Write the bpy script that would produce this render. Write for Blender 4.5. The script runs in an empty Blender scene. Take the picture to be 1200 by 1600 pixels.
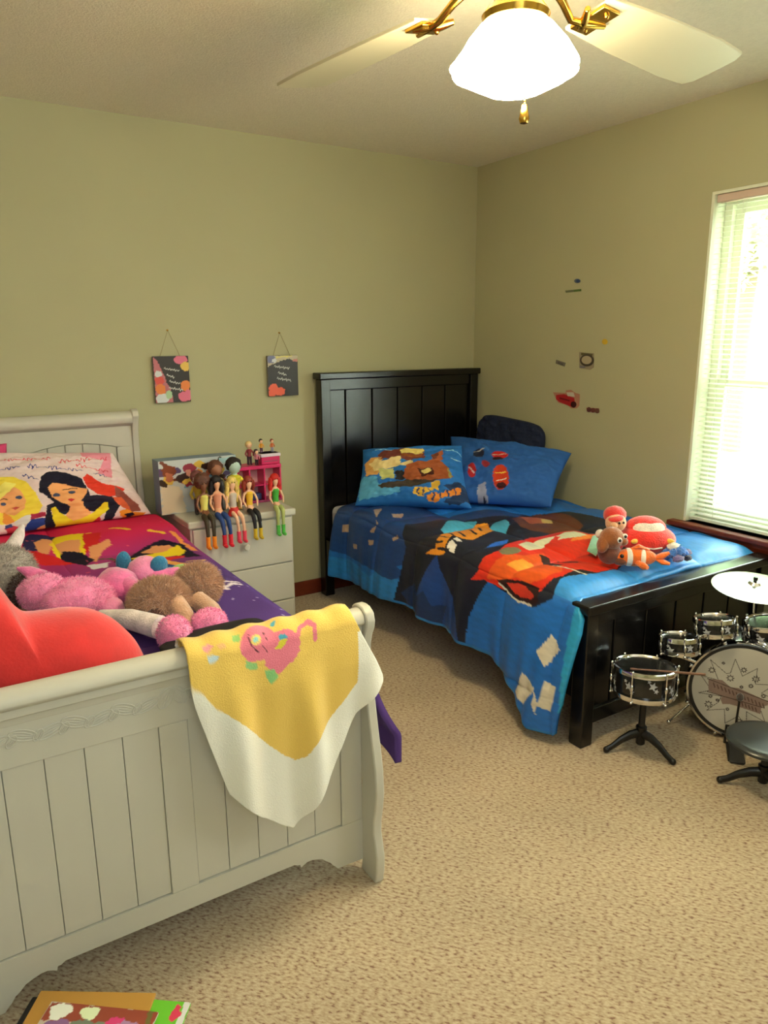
import bpy, math, random
import numpy as np
from mathutils import Vector, Matrix, noise
random.seed(7); rng = np.random.default_rng(7)
C = bpy.context.scene.collection
SC = bpy.context.scene

# ------------------------------------------------------------------ camera
CAM = np.array([-3.0117, -3.6856, 1.4496]); YAW, PITCH, ROLL, FPX = .5650, .23129, -.0063, 1148.6
_f = np.array([math.sin(YAW)*math.cos(PITCH), math.cos(YAW)*math.cos(PITCH), -math.sin(PITCH)])
_r = np.array([math.cos(YAW), -math.sin(YAW), 0.]); _u = np.cross(_r, _f)
CR = _r*math.cos(ROLL)+_u*math.sin(ROLL); CU = -_r*math.sin(ROLL)+_u*math.cos(ROLL); CF = _f
cam = bpy.data.objects.new('camera', bpy.data.cameras.new('camera')); C.objects.link(cam)
cam.matrix_world = Matrix([[CR[i], CU[i], -CF[i], CAM[i]] for i in range(3)]+[[0, 0, 0, 1]])
cam.data.sensor_fit = 'VERTICAL'; cam.data.sensor_height = 24; cam.data.lens = FPX/1600*24
cam.data.clip_start = .05
SC.camera = cam
def proj(P):
    d = np.asarray(P, float)-CAM; z = d @ CF; return (600+FPX*(d @ CR)/z, 800-FPX*(d @ CU)/z)
def at(px, py, ax, val):
    """where the photographed point (px,py) lies on the plane axis=val"""
    d = CR*(px-600)/FPX-CU*(py-800)/FPX+CF
    return CAM+(val-CAM[ax])/d[ax]*d

# ------------------------------------------------------------------ world, lights, exposure
SC.view_settings.view_transform = 'Standard'; SC.view_settings.look = 'None'
SC.view_settings.gamma = 1; SC.view_settings.use_curve_mapping = False
SC.view_settings.exposure = 0.17
w = bpy.data.worlds.new('sky'); SC.world = w; w.use_nodes = True
w.node_tree.nodes['Background'].inputs[0].default_value = (.93, 1, .95, 1)
w.node_tree.nodes['Background'].inputs[1].default_value = 22.0
def area(name, loc, rot, sx, sy, power, col):
    l = bpy.data.lights.new(name, 'AREA'); l.shape = 'RECTANGLE'; l.size = sx; l.size_y = sy
    l.energy = power; l.color = col
    o = bpy.data.objects.new(name, l); C.objects.link(o); o.location = loc; o.rotation_euler = rot
    return o
# unseen fill light added behind the camera; daylight from a second window beside it
area('fill_behind_camera', (-3.3, -4.75, 2.0), (math.radians(108), 0, 0), 1.6, .7, 21, (.86, .96, 1))
area('daylight_second_window', (-.06, -3.75, 1.6), (math.radians(108), 0, math.radians(90)), 1.0, 1.2, 36, (.95, 1, .93))
LAMP_E = 62.0     # ceiling lamp shade emission

# ------------------------------------------------------------------ materials
def lin(c):
    c = np.asarray(c, float)/255.; return np.where(c <= .04045, c/12.92, ((c+.055)/1.055)**2.4)
MATS = {}
def mat(name, rgb=(200, 200, 200), rough=.6, metal=0, var=0, vs=12, bump=0, bs=120, sheen=0, coat=0,
        vcol=False, emit=0, trans=0, alpha=1, spec=.5, detail=4, dist=.002):
    if name in MATS: return MATS[name]
    m = bpy.data.materials.new(name); m.use_nodes = True; N = m.node_tree.nodes; L = m.node_tree.links
    b = N['Principled BSDF']; c = [*lin(rgb), 1]
    b.inputs['Base Color'].default_value = c; b.inputs['Roughness'].default_value = rough
    b.inputs['Metallic'].default_value = metal; b.inputs['Sheen Weight'].default_value = sheen
    b.inputs['Coat Weight'].default_value = coat; b.inputs['Transmission Weight'].default_value = trans
    b.inputs['Specular IOR Level'].default_value = spec
    if emit: b.inputs['Emission Color'].default_value = c; b.inputs['Emission Strength'].default_value = emit
    tc = N.new('ShaderNodeTexCoord')
    src = None
    if vcol:
        a = N.new('ShaderNodeVertexColor'); a.layer_name = 'Col'; src = a.outputs[0]
    if var:
        n = N.new('ShaderNodeTexNoise'); n.inputs['Scale'].default_value = vs; n.inputs['Detail'].default_value = detail
        L.new(tc.outputs['Object'], n.inputs['Vector'])
        mr = N.new('ShaderNodeMapRange'); mr.inputs['From Min'].default_value = .3; mr.inputs['From Max'].default_value = .7
        mr.inputs['To Min'].default_value = 1-var; mr.inputs['To Max'].default_value = 1+var
        L.new(n.outputs[0], mr.inputs[0])
        mx = N.new('ShaderNodeMix'); mx.data_type = 'RGBA'; mx.blend_type = 'MULTIPLY'; mx.inputs[0].default_value = 1
        if src: L.new(src, mx.inputs[6])
        else: mx.inputs[6].default_value = c
        L.new(mr.outputs[0], mx.inputs[7]); src = mx.outputs[2]
    if src: L.new(src, b.inputs['Base Color'])
    if bump:
        n = N.new('ShaderNodeTexNoise'); n.inputs['Scale'].default_value = bs; n.inputs['Detail'].default_value = 3
        L.new(tc.outputs['Object'], n.inputs['Vector'])
        bp = N.new('ShaderNodeBump'); bp.inputs['Strength'].default_value = bump; bp.inputs['Distance'].default_value = dist
        L.new(n.outputs[0], bp.inputs['Height']); L.new(bp.outputs[0], b.inputs['Normal'])
    MATS[name] = m; return m

# ------------------------------------------------------------------ mesh builder
class MB:
    def __init__(s): s.v = []; s.f = []
    def add(s, v, f, M=None):
        o = len(s.v)
        for p in v:
            p = Vector(p); s.v.append(tuple(M @ p) if M is not None else tuple(p))
        s.f += [tuple(i+o for i in q) for q in f]; return s
    def box(s, x0, x1, y0, y1, z0, z1, M=None):
        v = [(x, y, z) for z in (z0, z1) for y in (y0, y1) for x in (x0, x1)]
        return s.add(v, [(0, 2, 3, 1), (4, 5, 7, 6), (0, 1, 5, 4), (2, 6, 7, 3), (0, 4, 6, 2), (1, 3, 7, 5)], M)
    def lathe(s, prof, seg=32, M=None, rfun=None, closed=False):
        v = []; f = []; n = len(prof)
        for k in range(seg):
            a = 2*math.pi*k/seg
            for i, (r, z) in enumerate(prof):
                q = r*(rfun(a, z) if rfun else 1); v.append((q*math.cos(a), q*math.sin(a), z))
        for k in range(seg):
            k2 = (k+1) % seg
            for i in range(n if closed else n-1):
                j = (i+1) % n
                f.append((k*n+i, k2*n+i, k2*n+j, k*n+j))
        if not closed:
            if prof[0][0] > 1e-6: f.append(tuple(k*n for k in reversed(range(seg))))
            if prof[-1][0] > 1e-6: f.append(tuple(k*n+n-1 for k in range(seg)))
        return s.add(v, f, M)
    def tube(s, pts, rad, seg=10, cap=True, flat=1.0, closed=False):
        pts = [Vector(p) for p in pts]; n = len(pts)
        if not hasattr(rad, '__len__'): rad = [rad]*n
        v = []; f = []; up = None
        for i, p in enumerate(pts):
            if closed: t = pts[(i+1) % n]-pts[i-1]
            else: t = pts[min(i+1, n-1)]-pts[max(i-1, 0)]
            t.normalize()
            if up is None:
                up = Vector((0, 0, 1)) if abs(t.z) < .9 else Vector((1, 0, 0))
            a = t.cross(up).normalized(); b = a.cross(t).normalized(); up = b
            for k in range(seg):
                an = 2*math.pi*k/seg
                v.append(p+a*math.cos(an)*rad[i]+b*math.sin(an)*rad[i]*flat)
        for i in range(n if closed else n-1):
            i2 = (i+1) % n
            for k in range(seg):
                k2 = (k+1) % seg; f.append((i*seg+k, i*seg+k2, i2*seg+k2, i2*seg+k))
        if cap and not closed: f.append(tuple(reversed(range(seg)))); f.append(tuple((n-1)*seg+k for k in range(seg)))
        return s.add(v, f)
    def ball(s, c, r, M=None, seg=20, rings=12, bumpy=0, fr=6):
        if not hasattr(r, '__len__'): r = (r, r, r)
        v = []; f = []
        T = Matrix.Translation(c) @ (M if M is not None else Matrix())
        for i in range(rings+1):
            th = math.pi*i/rings
            for k in range(seg):
                a = 2*math.pi*k/seg
                d = Vector((math.sin(th)*math.cos(a), math.sin(th)*math.sin(a), math.cos(th)))
                q = 1+(bumpy*noise.noise(d*fr*.5+Vector(c)*7) if bumpy else 0)
                v.append((d.x*r[0]*q, d.y*r[1]*q, d.z*r[2]*q))
        for i in range(rings):
            for k in range(seg):
                k2 = (k+1) % seg; f.append((i*seg+k, (i+1)*seg+k, (i+1)*seg+k2, i*seg+k2))
        return s.add(v, f, T)
    def prism(s, poly, t0, t1, axis=0):
        """polygon given in the two other axes, extruded along axis from t0 to t1"""
        def P(p, t): q = list(p); q.insert(axis, t); return tuple(q)
        n = len(poly); v = [P(p, t0) for p in poly]+[P(p, t1) for p in poly]
        f = [tuple(range(n)), tuple(reversed(range(n, 2*n)))]+[(i, i+n, (i+1) % n+n, (i+1) % n) for i in range(n)]
        return s.add(v, f)
    def ring(s, x0, x1, y0, y1, z0, z1, ty0, ty1, tz0, tz1):
        """rectangular frame in the y-z plane, x0..x1 thick, with border widths"""
        o = [(y0, z0), (y1, z0), (y1, z1), (y0, z1)]; i = [(y0+ty0, z0+tz0), (y1-ty1, z0+tz0), (y1-ty1, z1-tz1), (y0+ty0, z1-tz1)]
        v = [(x, *p) for x in (x0, x1) for p in o+i]; f = []
        for k in range(4):
            n = (k+1) % 4
            f += [(k, n, n+4, k+4), (k+8, k+12, n+12, n+8), (k, k+8, n+8, n), (k+4, n+4, n+12, k+12)]
        return s.add(v, f)
    def build(s, name, m, parent=None, smooth=True, bevel=0, bseg=2, sub=0, wn=False):
        off = Vector((0, 0, 0)); p = parent
        while p is not None: off += Vector(p.location); p = p.parent
        me = bpy.data.meshes.new(name); me.from_pydata([tuple(Vector(q)-off) for q in s.v], [], s.f)
        me.validate(); me.update()
        import bmesh
        bm = bmesh.new(); bm.from_mesh(me); bmesh.ops.remove_doubles(bm, verts=bm.verts, dist=1e-6)
        bmesh.ops.recalc_face_normals(bm, faces=bm.faces); bm.to_mesh(me); bm.free()
        if smooth: me.shade_smooth() if hasattr(me, 'shade_smooth') else None
        if smooth:
            try: me.set_sharp_from_angle(angle=math.radians(40))
            except Exception: pass
        o = bpy.data.objects.new(name, me); C.objects.link(o); me.materials.append(m)
        if parent is not None: o.parent = parent
        if bevel:
            b = o.modifiers.new('bevel', 'BEVEL'); b.width = bevel; b.segments = bseg; b.limit_method = 'ANGLE'; b.angle_limit = math.radians(35)
        if sub:
            b = o.modifiers.new('sub', 'SUBSURF'); b.levels = sub; b.render_levels = sub
        return o
def tag(o, label=None, cat=None, group=None, kind=None):
    if label: o['label'] = label
    if cat: o['category'] = cat
    if group: o['group'] = group
    if kind: o['kind'] = kind
    return o
def thing(name, label, cat, loc=(0, 0, 0), group=None):
    o = bpy.data.objects.new(name, None); C.objects.link(o); o.location = loc; o.empty_display_size = .05
    return tag(o, label, cat, group)
def dup(o, parent, off):
    c = o.copy(); C.objects.link(c); c.parent = parent; c.location = Vector(o.location)+Vector(off); return c
def struct(o): o['kind'] = 'structure'; return o

# ---- printed cloth: colours are put on the vertices of a fine mesh from shapes drawn in cloth coordinates
def inpoly(U, V, poly):
    r = np.zeros(U.shape, bool); n = len(poly)
    for i in range(n):
        x0, y0 = poly[i]; x1, y1 = poly[(i+1) % n]
        if y0 == y1: continue
        c = ((y0 > V) != (y1 > V)) & (U < (x1-x0)*(V-y0)/(y1-y0)+x0); r ^= c
    return r
def nearline(U, V, pts, wd):
    r = np.zeros(U.shape, bool)
    for (x0, y0), (x1, y1) in zip(pts[:-1], pts[1:]):
        dx, dy = x1-x0, y1-y0; t = np.clip(((U-x0)*dx+(V-y0)*dy)/(dx*dx+dy*dy+1e-12), 0, 1)
        r |= (U-x0-t*dx)**2+(V-y0-t*dy)**2 < wd*wd
    return r
def paint(U, V, col, items):
    for it in items:
        k = it[0]
        if k == 'p': m = inpoly(U, V, it[1])
        elif k == 'e':
            (cx, cy), (rx, ry) = it[1], it[2]; a = it[4] if len(it) > 4 else 0
            du, dv = U-cx, V-cy; p = du*math.cos(a)+dv*math.sin(a); q = -du*math.sin(a)+dv*math.cos(a)
            m = (p/rx)**2+(q/ry)**2 < 1
        elif k == 'l': m = nearline(U, V, it[1], it[3])
        col[m] = lin(it[3] if k == 'e' else it[2])
    return col
def wob(U, V, amp, fr, seed=0):
    r = np.random.default_rng(seed); s = np.zeros_like(U)
    for k in range(6):
        a = r.uniform(0, 6.28); f = fr*(1+k*.6); s += np.sin((U*math.cos(a)+V*math.sin(a))*f+r.uniform(0, 6.28))/(1+k*.5)
    return s*amp
def grid(name, X, col, m, parent=None, thick=0, sub=0, off=-1):
    """X: (nu,nv,3) points, col: (nu,nv,3) linear colours or None"""
    nu, nv = X.shape[:2]; o0 = np.zeros(3); p = parent
    while p is not None: o0 += np.array(p.location); p = p.parent
    me = bpy.data.meshes.new(name); idx = np.arange(nu*nv).reshape(nu, nv)
    q = np.stack([idx[:-1, :-1], idx[1:, :-1], idx[1:, 1:], idx[:-1, 1:]], -1).reshape(-1, 4)
    me.vertices.add(nu*nv); me.vertices.foreach_set('co', (X-o0).astype(np.float32).ravel())
    me.loops.add(q.size); me.loops.foreach_set('vertex_index', q.astype(np.int32).ravel())
    me.polygons.add(len(q)); me.polygons.foreach_set('loop_start', np.arange(0, q.size, 4, dtype=np.int32))
    me.polygons.foreach_set('loop_total', np.full(len(q), 4, np.int32))
    me.update(calc_edges=True); me.validate(); me.shade_smooth()
    if col is not None:
        ca = me.color_attributes.new('Col', 'FLOAT_COLOR', 'POINT')
        ca.data.foreach_set('color', np.concatenate([col.reshape(-1, 3), np.ones((nu*nv, 1))], 1).astype(np.float32).ravel())
    o = bpy.data.objects.new(name, me); C.objects.link(o); me.materials.append(m)
    if parent is not None: o.parent = parent
    if thick:
        s = o.modifiers.new('solid', 'SOLIDIFY'); s.thickness = thick; s.offset = off
    return o
def join(a, b):    # second mesh object's geometry into the first
    import bmesh
    bm = bmesh.new(); bm.from_mesh(a.data); bm.from_mesh(b.data); bm.to_mesh(a.data); bm.free(); bpy.data.objects.remove(b)
def smooth01(x): x = np.clip(x, 0, 1); return x*x*(3-2*x)

wood_white = mat('ivory_paint', (202, 200, 188), .42, var=.03, vs=3, bump=.08, bs=60)
wood_black = mat('black_paint', (15, 14, 15), .26, bump=.06, bs=90, var=.2, vs=8)
cherry = mat('cherry_wood', (112, 44, 24), .4, var=.25, vs=14, bump=.05, bs=40)
chrome = mat('chrome', (225, 225, 228), .09, 1)
brass = mat('brass', (205, 160, 70), .18, 1)
blackplastic = mat('black_plastic', (16, 16, 18), .35)
white_plastic = mat('white_plastic', (235, 232, 220), .45)

# ================================================================== ROOM
XW0, YW0, ZC = -4.7, -4.9, 2.44
wallm = mat('olive_wall_paint', (184, 181, 146), .85, var=.02, vs=2, bump=.15, bs=180, dist=.001, spec=.25)
ceilm = mat('textured_ceiling', (240, 234, 216), .95, var=.03, vs=60, bump=.8, bs=140, dist=.004, spec=.1)
# carpet: speckled pile
cm = mat('carpet', (178, 152, 120), .95, spec=.1, sheen=.3)
def carpet_nodes(m):
    N = m.node_tree.nodes; L = m.node_tree.links; b = N['Principled BSDF']; tc = N.new('ShaderNodeTexCoord')
    def nz(sc, d=2):
        n = N.new('ShaderNodeTexNoise'); n.inputs['Scale'].default_value = sc; n.inputs['Detail'].default_value = d
        mp = N.new('ShaderNodeMapping'); mp.vector_type = 'TEXTURE'; mp.inputs['Rotation'].default_value = (0, 0, math.radians(-48)); mp.inputs['Scale'].default_value = (1.4, .7, 1)
        L.new(tc.outputs['Object'], mp.inputs[0]); L.new(mp.outputs[0], n.inputs['Vector']); return n.outputs[0]
    a = nz(105, 6); big = nz(2.2, 3); fine = nz(330, 2)
    r = N.new('ShaderNodeValToRGB'); L.new(a, r.inputs[0]); e = r.color_ramp.elements
    e[0].position = .34; e[0].color = [*lin((132, 98, 80)), 1]; e[1].position = .62; e[1].color = [*lin((200, 184, 154)), 1]
    x = e.new(.43); x.color = [*lin((176, 153, 124)), 1]
    mr = N.new('ShaderNodeMapRange'); mr.inputs[1].default_value = .3; mr.inputs[2].default_value = .7; mr.inputs[3].default_value = .88; mr.inputs[4].default_value = 1.08
    L.new(big, mr.inputs[0])
    mx = N.new('ShaderNodeMix'); mx.data_type = 'RGBA'; mx.blend_type = 'MULTIPLY'; mx.inputs[0].default_value = 1
    L.new(r.outputs[0], mx.inputs[6]); L.new(mr.outputs[0], mx.inputs[7]); L.new(mx.outputs[2], b.inputs['Base Color'])
    ad = N.new('ShaderNodeMath'); ad.operation = 'ADD'; L.new(a, ad.inputs[0]); L.new(fine, ad.inputs[1])
    bp = N.new('ShaderNodeBump'); bp.inputs['Strength'].default_value = .5; bp.inputs['Distance'].default_value = .004
    L.new(ad.outputs[0], bp.inputs['Height']); L.new(bp.outputs[0], b.inputs['Normal'])
carpet_nodes(cm)
floor = struct(MB().box(XW0, 0, YW0, 0, -.1, 0).build('floor', cm, smooth=False))
struct(MB().box(XW0, 0, YW0, 0, ZC, ZC+.1).build('ceiling', ceilm, smooth=False))
struct(MB().box(XW0-.1, .12, 0, .1, -.1, ZC+.1).build('wall_back', wallm, smooth=False))
struct(MB().box(XW0-.1, XW0, YW0, 0, -.1, ZC+.1).build('wall_left', wallm, smooth=False))
struct(MB().box(XW0-.1, .12, YW0-.1, YW0, -.1, ZC+.1).build('wall_front', wallm, smooth=False))
WY0, WY1, WZ0, WZ1 = -2.62, -1.585, .60, 2.055      # window opening
wr = MB()
wr.box(0, .16, WY1, 0, -.1, ZC+.1); wr.box(0, .16, YW0, WY0, -.1, ZC+.1)
wr.box(0, .16, WY0, WY1, -.1, WZ0); wr.box(0, .16, WY0, WY1, WZ1, ZC+.1)
struct(wr.build('wall_right', wallm, smooth=False))
struct(MB().box(XW0, 0, -.014, 0, 0, .085).build('baseboard_back', cherry, smooth=False, bevel=.004))
struct(MB().box(-.014, 0, YW0, -.014, 0, .085).build('baseboard_right', cherry, smooth=False, bevel=.004))

# ---- window: jamb lining, frame, two sashes, panes
jamb = mat('window_white', (232, 236, 214), .5)
win = MB()
win.ring(.002, .13, WY0, WY1, WZ0, WZ1, .012, .012, .002, .012)
win = struct(win.build('window_1', jamb, smooth=False))
zm = at(1165, 600, 0, .1)[2]
fr = MB(); a, b = WY0+.012, WY1-.012
fr.ring(.085, .15, a+.0005, b-.0005, WZ0+.003, WZ1-.0125, .035, .035, .037, .038)
fr.build('window_frame', jamb, win, bevel=.002)
for nm, z0, z1, x in (('lower_sash', WZ0+.04, zm+.02, .09), ('upper_sash', zm-.02, WZ1-.05, .115)):
    s_ = MB(); y0, y1 = a+.035, b-.035
    s_.ring(x, x+.024, y0, y1, z0, z1, .04, .04, .035, .035)
    so = s_.build(nm, jamb, win, bevel=.002)
    g = MB().box(x+.010, x+.014, y0+.035, y1-.035, z0+.03, z1-.03).build('pane', mat('glass', (250, 255, 250), 0, trans=1, spec=.3), so, smooth=False)
sill = MB().box(-.045, .088, WY0-.06, WY1+.06, WZ0-.022, WZ0+.002).build('window_sill', cherry, win, bevel=.006)
ap = MB(); ap.prism([(-.028, WZ0-.022), (-.0, WZ0-.022), (0, WZ0-.085), (-.014, WZ0-.085), (-.016, WZ0-.06), (-.026, WZ0-.04)], WY0-.04, WY1+.04, 1)
ap.build('sill_apron', cherry, win, smooth=False)

# ---- mini blind
bl = thing('window_blind', 'white mini blind with thin slats lowered over the bright window', 'blind', (.03, (WY0+WY1)/2, WZ1-.02))
slatm = mat('blind_slat', (240, 243, 232), .5)
nt = slatm.node_tree; tr = nt.nodes.new('ShaderNodeBsdfTranslucent'); tr.inputs[0].default_value = (.9, .95, .85, 1)
ms = nt.nodes.new('ShaderNodeMixShader'); ms.inputs[0].default_value = .35
nt.links.new(nt.nodes['Principled BSDF'].outputs[0], ms.inputs[1]); nt.links.new(tr.outputs[0], ms.inputs[2])
nt.links.new(ms.outputs[0], nt.nodes['Material Output'].inputs[0])
y0, y1 = WY0+.018, WY1-.018
MB().box(.012, .048, y0, y1, WZ1-.045, WZ1-.013).build('headrail', mat('headrail_paint', (214, 190, 176), .5), bl, bevel=.003)
MB().box(.02, .042, y0, y1, WZ0+.012, WZ0+.026).build('bottom_rail', slatm, bl, bevel=.003)
ns = 64; zt = WZ1-.06; zb = WZ0+.045; first = None
for k in range(ns):
    z = zt-(zt-zb)*k/(ns-1)
    if first is None:
        v = []; f = []
        for i in range(5):
            t = i/4-.5; a_ = math.radians(14)
            xx = .031+t*.024*math.cos(a_); zz = z+t*.024*math.sin(a_)+.0015*(1-4*t*t)
            v += [(xx, y0, zz), (xx, y1, zz)]
        f = [(2*i, 2*i+1, 2*i+3, 2*i+2) for i in range(4)]
        first = MB().add(v, f).build('slat', slatm, bl); z_first = z
    else: dup(first, bl, (0, 0, z-z_first))
for yy in (y1-.12, (y0+y1)/2, y0+.12):
    MB().tube([(.018, yy, WZ1-.045), (.018, yy, WZ0+.02)], .0009, 5).tube([(.044, yy, WZ1-.045), (.044, yy, WZ0+.02)], .0009, 5).build('ladder_cord', white_plastic, bl)

# ---- outdoors: lawn and a leafy tree
leafm = mat('leaves', (150, 190, 110), .6, var=.3, vs=3)
struct(MB().box(.6, 30, -20, 20, -.6, -.5).build('lawn_outside', mat('lawn', (178, 186, 160), .9, var=.2, vs=2), smooth=False))
tree = thing('leafy_tree', 'leafy green tree seen blurred through the upper window blind', 'tree', (9, 3.9, -.5))
MB().tube([(9, 3.9, -.5), (9.05, 3.95, 1.5), (9, 3.8, 3)], [.2, .16, .1], 10).build('trunk', mat('bark', (90, 75, 60), .9, bump=.5, bs=20), tree)
v = []; f = []
for k in range(7000):
    d = rng.normal(size=3); d /= np.linalg.norm(d); r_ = rng.uniform(.4, 1)**.4
    c = np.array([9, 3.9, 4.4])+d*r_*np.array([2.4, 3.0, 2.2])
    a_ = rng.normal(size=3); a_ /= np.linalg.norm(a_); b_ = np.cross(a_, d); b_ /= np.linalg.norm(b_)+1e-9
    n0 = len(v); v += [tuple(c-a_*.11), tuple(c+b_*.05), tuple(c+a_*.11), tuple(c-b_*.05)]; f.append((n0, n0+1, n0+2, n0+3))
me = bpy.data.meshes.new('foliage'); me.from_pydata([tuple(np.array(q)-np.array([9, 3.9, -.5])) for q in v], [], f)
fo = bpy.data.objects.new('foliage', me); C.objects.link(fo); fo.parent = tree; me.materials.append(leafm); fo['kind'] = 'stuff'

# ---- wall outlet
p0 = at(931, 812, 0, 0)
ou = thing('wall_outlet', 'small white outlet plate low on the wall beyond the plush toys', 'outlet', (0, p0[1], p0[2]))
MB().box(-.007, 0, p0[1]-.035, p0[1]+.035, p0[2]-.057, p0[2]+.057).build('cover_plate', white_plastic, ou, bevel=.003)
for s in (-1, 1):
    MB().box(-.010, -.0065, p0[1]-.016, p0[1]+.016, p0[2]+s*.024-.014, p0[2]+s*.024+.014).build('socket', mat('socket', (205, 200, 185), .5), ou, bevel=.003)

# ================================================================== CEILING FAN
FX, FY, FZ, FS = -1.707, -2.217, 2.07, 1.378      # position, shade height, size of the fan
fan = thing('ceiling_fan', 'ceiling fan with cream blades, brass arms and one lit frosted glass shade', 'ceiling fan', (FX, FY, ZC))
T = Matrix.Translation((FX, FY, FZ)) @ Matrix.Scale(FS, 4) @ Matrix.Translation((0, 0, -1.90))
fanw = mat('fan_cream', (206, 200, 172), .4)
MB().lathe([(.08, 2.1675), (.095, 2.160), (.118, 2.145), (.125, 2.12), (.125, 2.085), (.10, 2.06), (.06, 2.05)], 40, T).build('motor_housing', fanw, fan)
MB().lathe([(.126, 2.118), (.131, 2.112), (.131, 2.102), (.126, 2.096)], 40, T, closed=True).build('motor_band', brass, fan)
MB().lathe([(.06, 2.055), (.062, 2.04), (.04, 2.03), (.036, 1.995)], 32, T).build('switch_housing', fanw, fan)
MB().lathe([(.036, 2.0), (.05, 1.993), (.058, 1.982), (.055, 1.972), (.03, 1.966)], 32, T).build('shade_fitter', brass, fan)
shm = mat('lit_frosted_glass', (255, 236, 190), .4, emit=LAMP_E)
def scal(a, z):
    t = np.clip((1.975-z)/.07, 0, 1)
    return 1+.15*(1-t)*math.cos(6*a+.6)+.02*math.cos(12*a)*t
MB().lathe([(.034, 1.974), (.046, 1.972), (.060, 1.961), (.086, 1.934), (.108, 1.905), (.110, 1.899), (.104, 1.892), (.050, 1.866), (0, 1.865)], 48, T, rfun=scal).build('glass_shade', shm, fan)
pc = MB(); q0 = (FX+.022, FY-.016)
for k in range(34): pc.ball((q0[0], q0[1], FZ+.10-k*.0060), .0026, seg=6, rings=4)
pc.build('pull_chain', brass, fan)
MB().lathe([(0, 1.845), (.005, 1.844), (.0065, 1.835), (.0095, 1.822), (.007, 1.815), (0, 1.813)], 14, Matrix.Translation((q0[0], q0[1], FZ)) @ Matrix.Scale(FS, 4) @ Matrix.Translation((0, 0, -1.90))).build('pull_knob', brass, fan)
ZB = 2.03
for k in range(4):
    R = Matrix.Translation((FX, FY, FZ+(ZB-1.90)*FS)) @ Matrix.Scale(FS, 4) @ Matrix.Rotation(math.radians(97-90*k), 4, 'Z') @ Matrix.Rotation(math.radians(-11), 4, 'X')
    out = [(.20, -.052), (.35, -.066), (.56, -.075), (.655, -.07), (.67, -.05), (.672, 0), (.67, .05), (.655, .07), (.56, .075), (.35, .066), (.20, .052)]
    m_ = MB(); n = len(out); m_.add([(x, y, z) for z in (0, .007) for x, y in out], [tuple(range(n)), tuple(reversed(range(n, 2*n)))]+[(i, i+n, (i+1) % n+n, (i+1) % n) for i in range(n)], R)
    m_.build('blade', fanw, fan, bevel=.002)
    m_ = MB()
    def tp(p): return tuple(R @ Vector(p))
    m_.tube([tp((.10, 0, .03)), tp((.14, .01, .012)), tp((.17, .018, -.006)), tp((.205, .012, -.008)), tp((.25, 0, -.007))], [.015, .011, .010, .011, .008], 8)
    m_.tube([tp((.17, -.02, -.006)), tp((.19, 0, -.008)), tp((.21, .024, -.006)), tp((.23, .03, -.006))], [.008, .012, .012, .008], 8)
    m_.box(.195, .245, -.038, .038, -.007, 0, R)
    for sy in (-.024, .024): m_.ball((0, 0, 0), .006, R @ Matrix.Translation((.222, sy, -.008)), seg=8, rings=5)
    m_.build('blade_arm', brass, fan, bevel=.002)

# ================================================================== BLACK BED
XL, XR = -1.143, -.034
bb = thing('twin_bed', 'black painted twin bed with grooved plank headboard and footboard, in the corner', 'bed', (-.59, -1.05, 0))
def board(y0, y1, zt, zb, hrail, ledge):
    for x in (XL+.006, XR-.064):
        MB().box(x, x+.058, y0, y1, 0, zt-.035).build('post', wood_black, bb, smooth=False, bevel=.004)
    MB().box(XL-.006, XR+.004, y0-.012, y1+.01, zt-.035, zt).build('top_cap', wood_black, bb, smooth=False, bevel=.005)
    yf = y0+.012
    MB().box(XL+.064, XR-.064, yf, y1-.008, zt-hrail, zt-.035).build('top_rail', wood_black, bb, smooth=False, bevel=.003)
    MB().box(XL+.064, XR-.064, yf, y1-.008, zb, ledge).build('bottom_rail', wood_black, bb, smooth=False, bevel=.003)
    g = [XL+.064, -.975, -.80, -.626, -.45, -.279, XR-.064]
    for i in range(6):
        MB().box(g[i]+.004, g[i+1]-.004, yf+.010, y1-.02, ledge, zt-hrail).build('plank', wood_black, bb, smooth=False, bevel=.003)
    MB().box(XL+.064, XR-.064, y1-.02, y1-.014, ledge, zt-hrail).build('back_panel', wood_black, bb, smooth=False)
board(-.098, -.035, 1.272, .30, .095, .38)
board(-2.045, -1.985, .548, .078, .085, .135)
for x in (XL+.012, XR-.037): MB().box(x, x+.025, -1.985, -.098, .18, .34).build('side_rail', wood_black, bb, smooth=False, bevel=.003)
for k in range(7): MB().box(XL+.037, XR-.037, -.35-k*.25, -.27-k*.25, .20, .219).build('slat', cherry, bb, smooth=False)
ma = tag(MB().box(XL+.04, XR-.04, -1.975, -.105, .222, .535).build('mattress', mat('sheet_white', (196, 194, 205), .9), None, bevel=.035, bseg=4),
    'thick mattress in white sheet showing beside the black headboard post', 'mattress')

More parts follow.
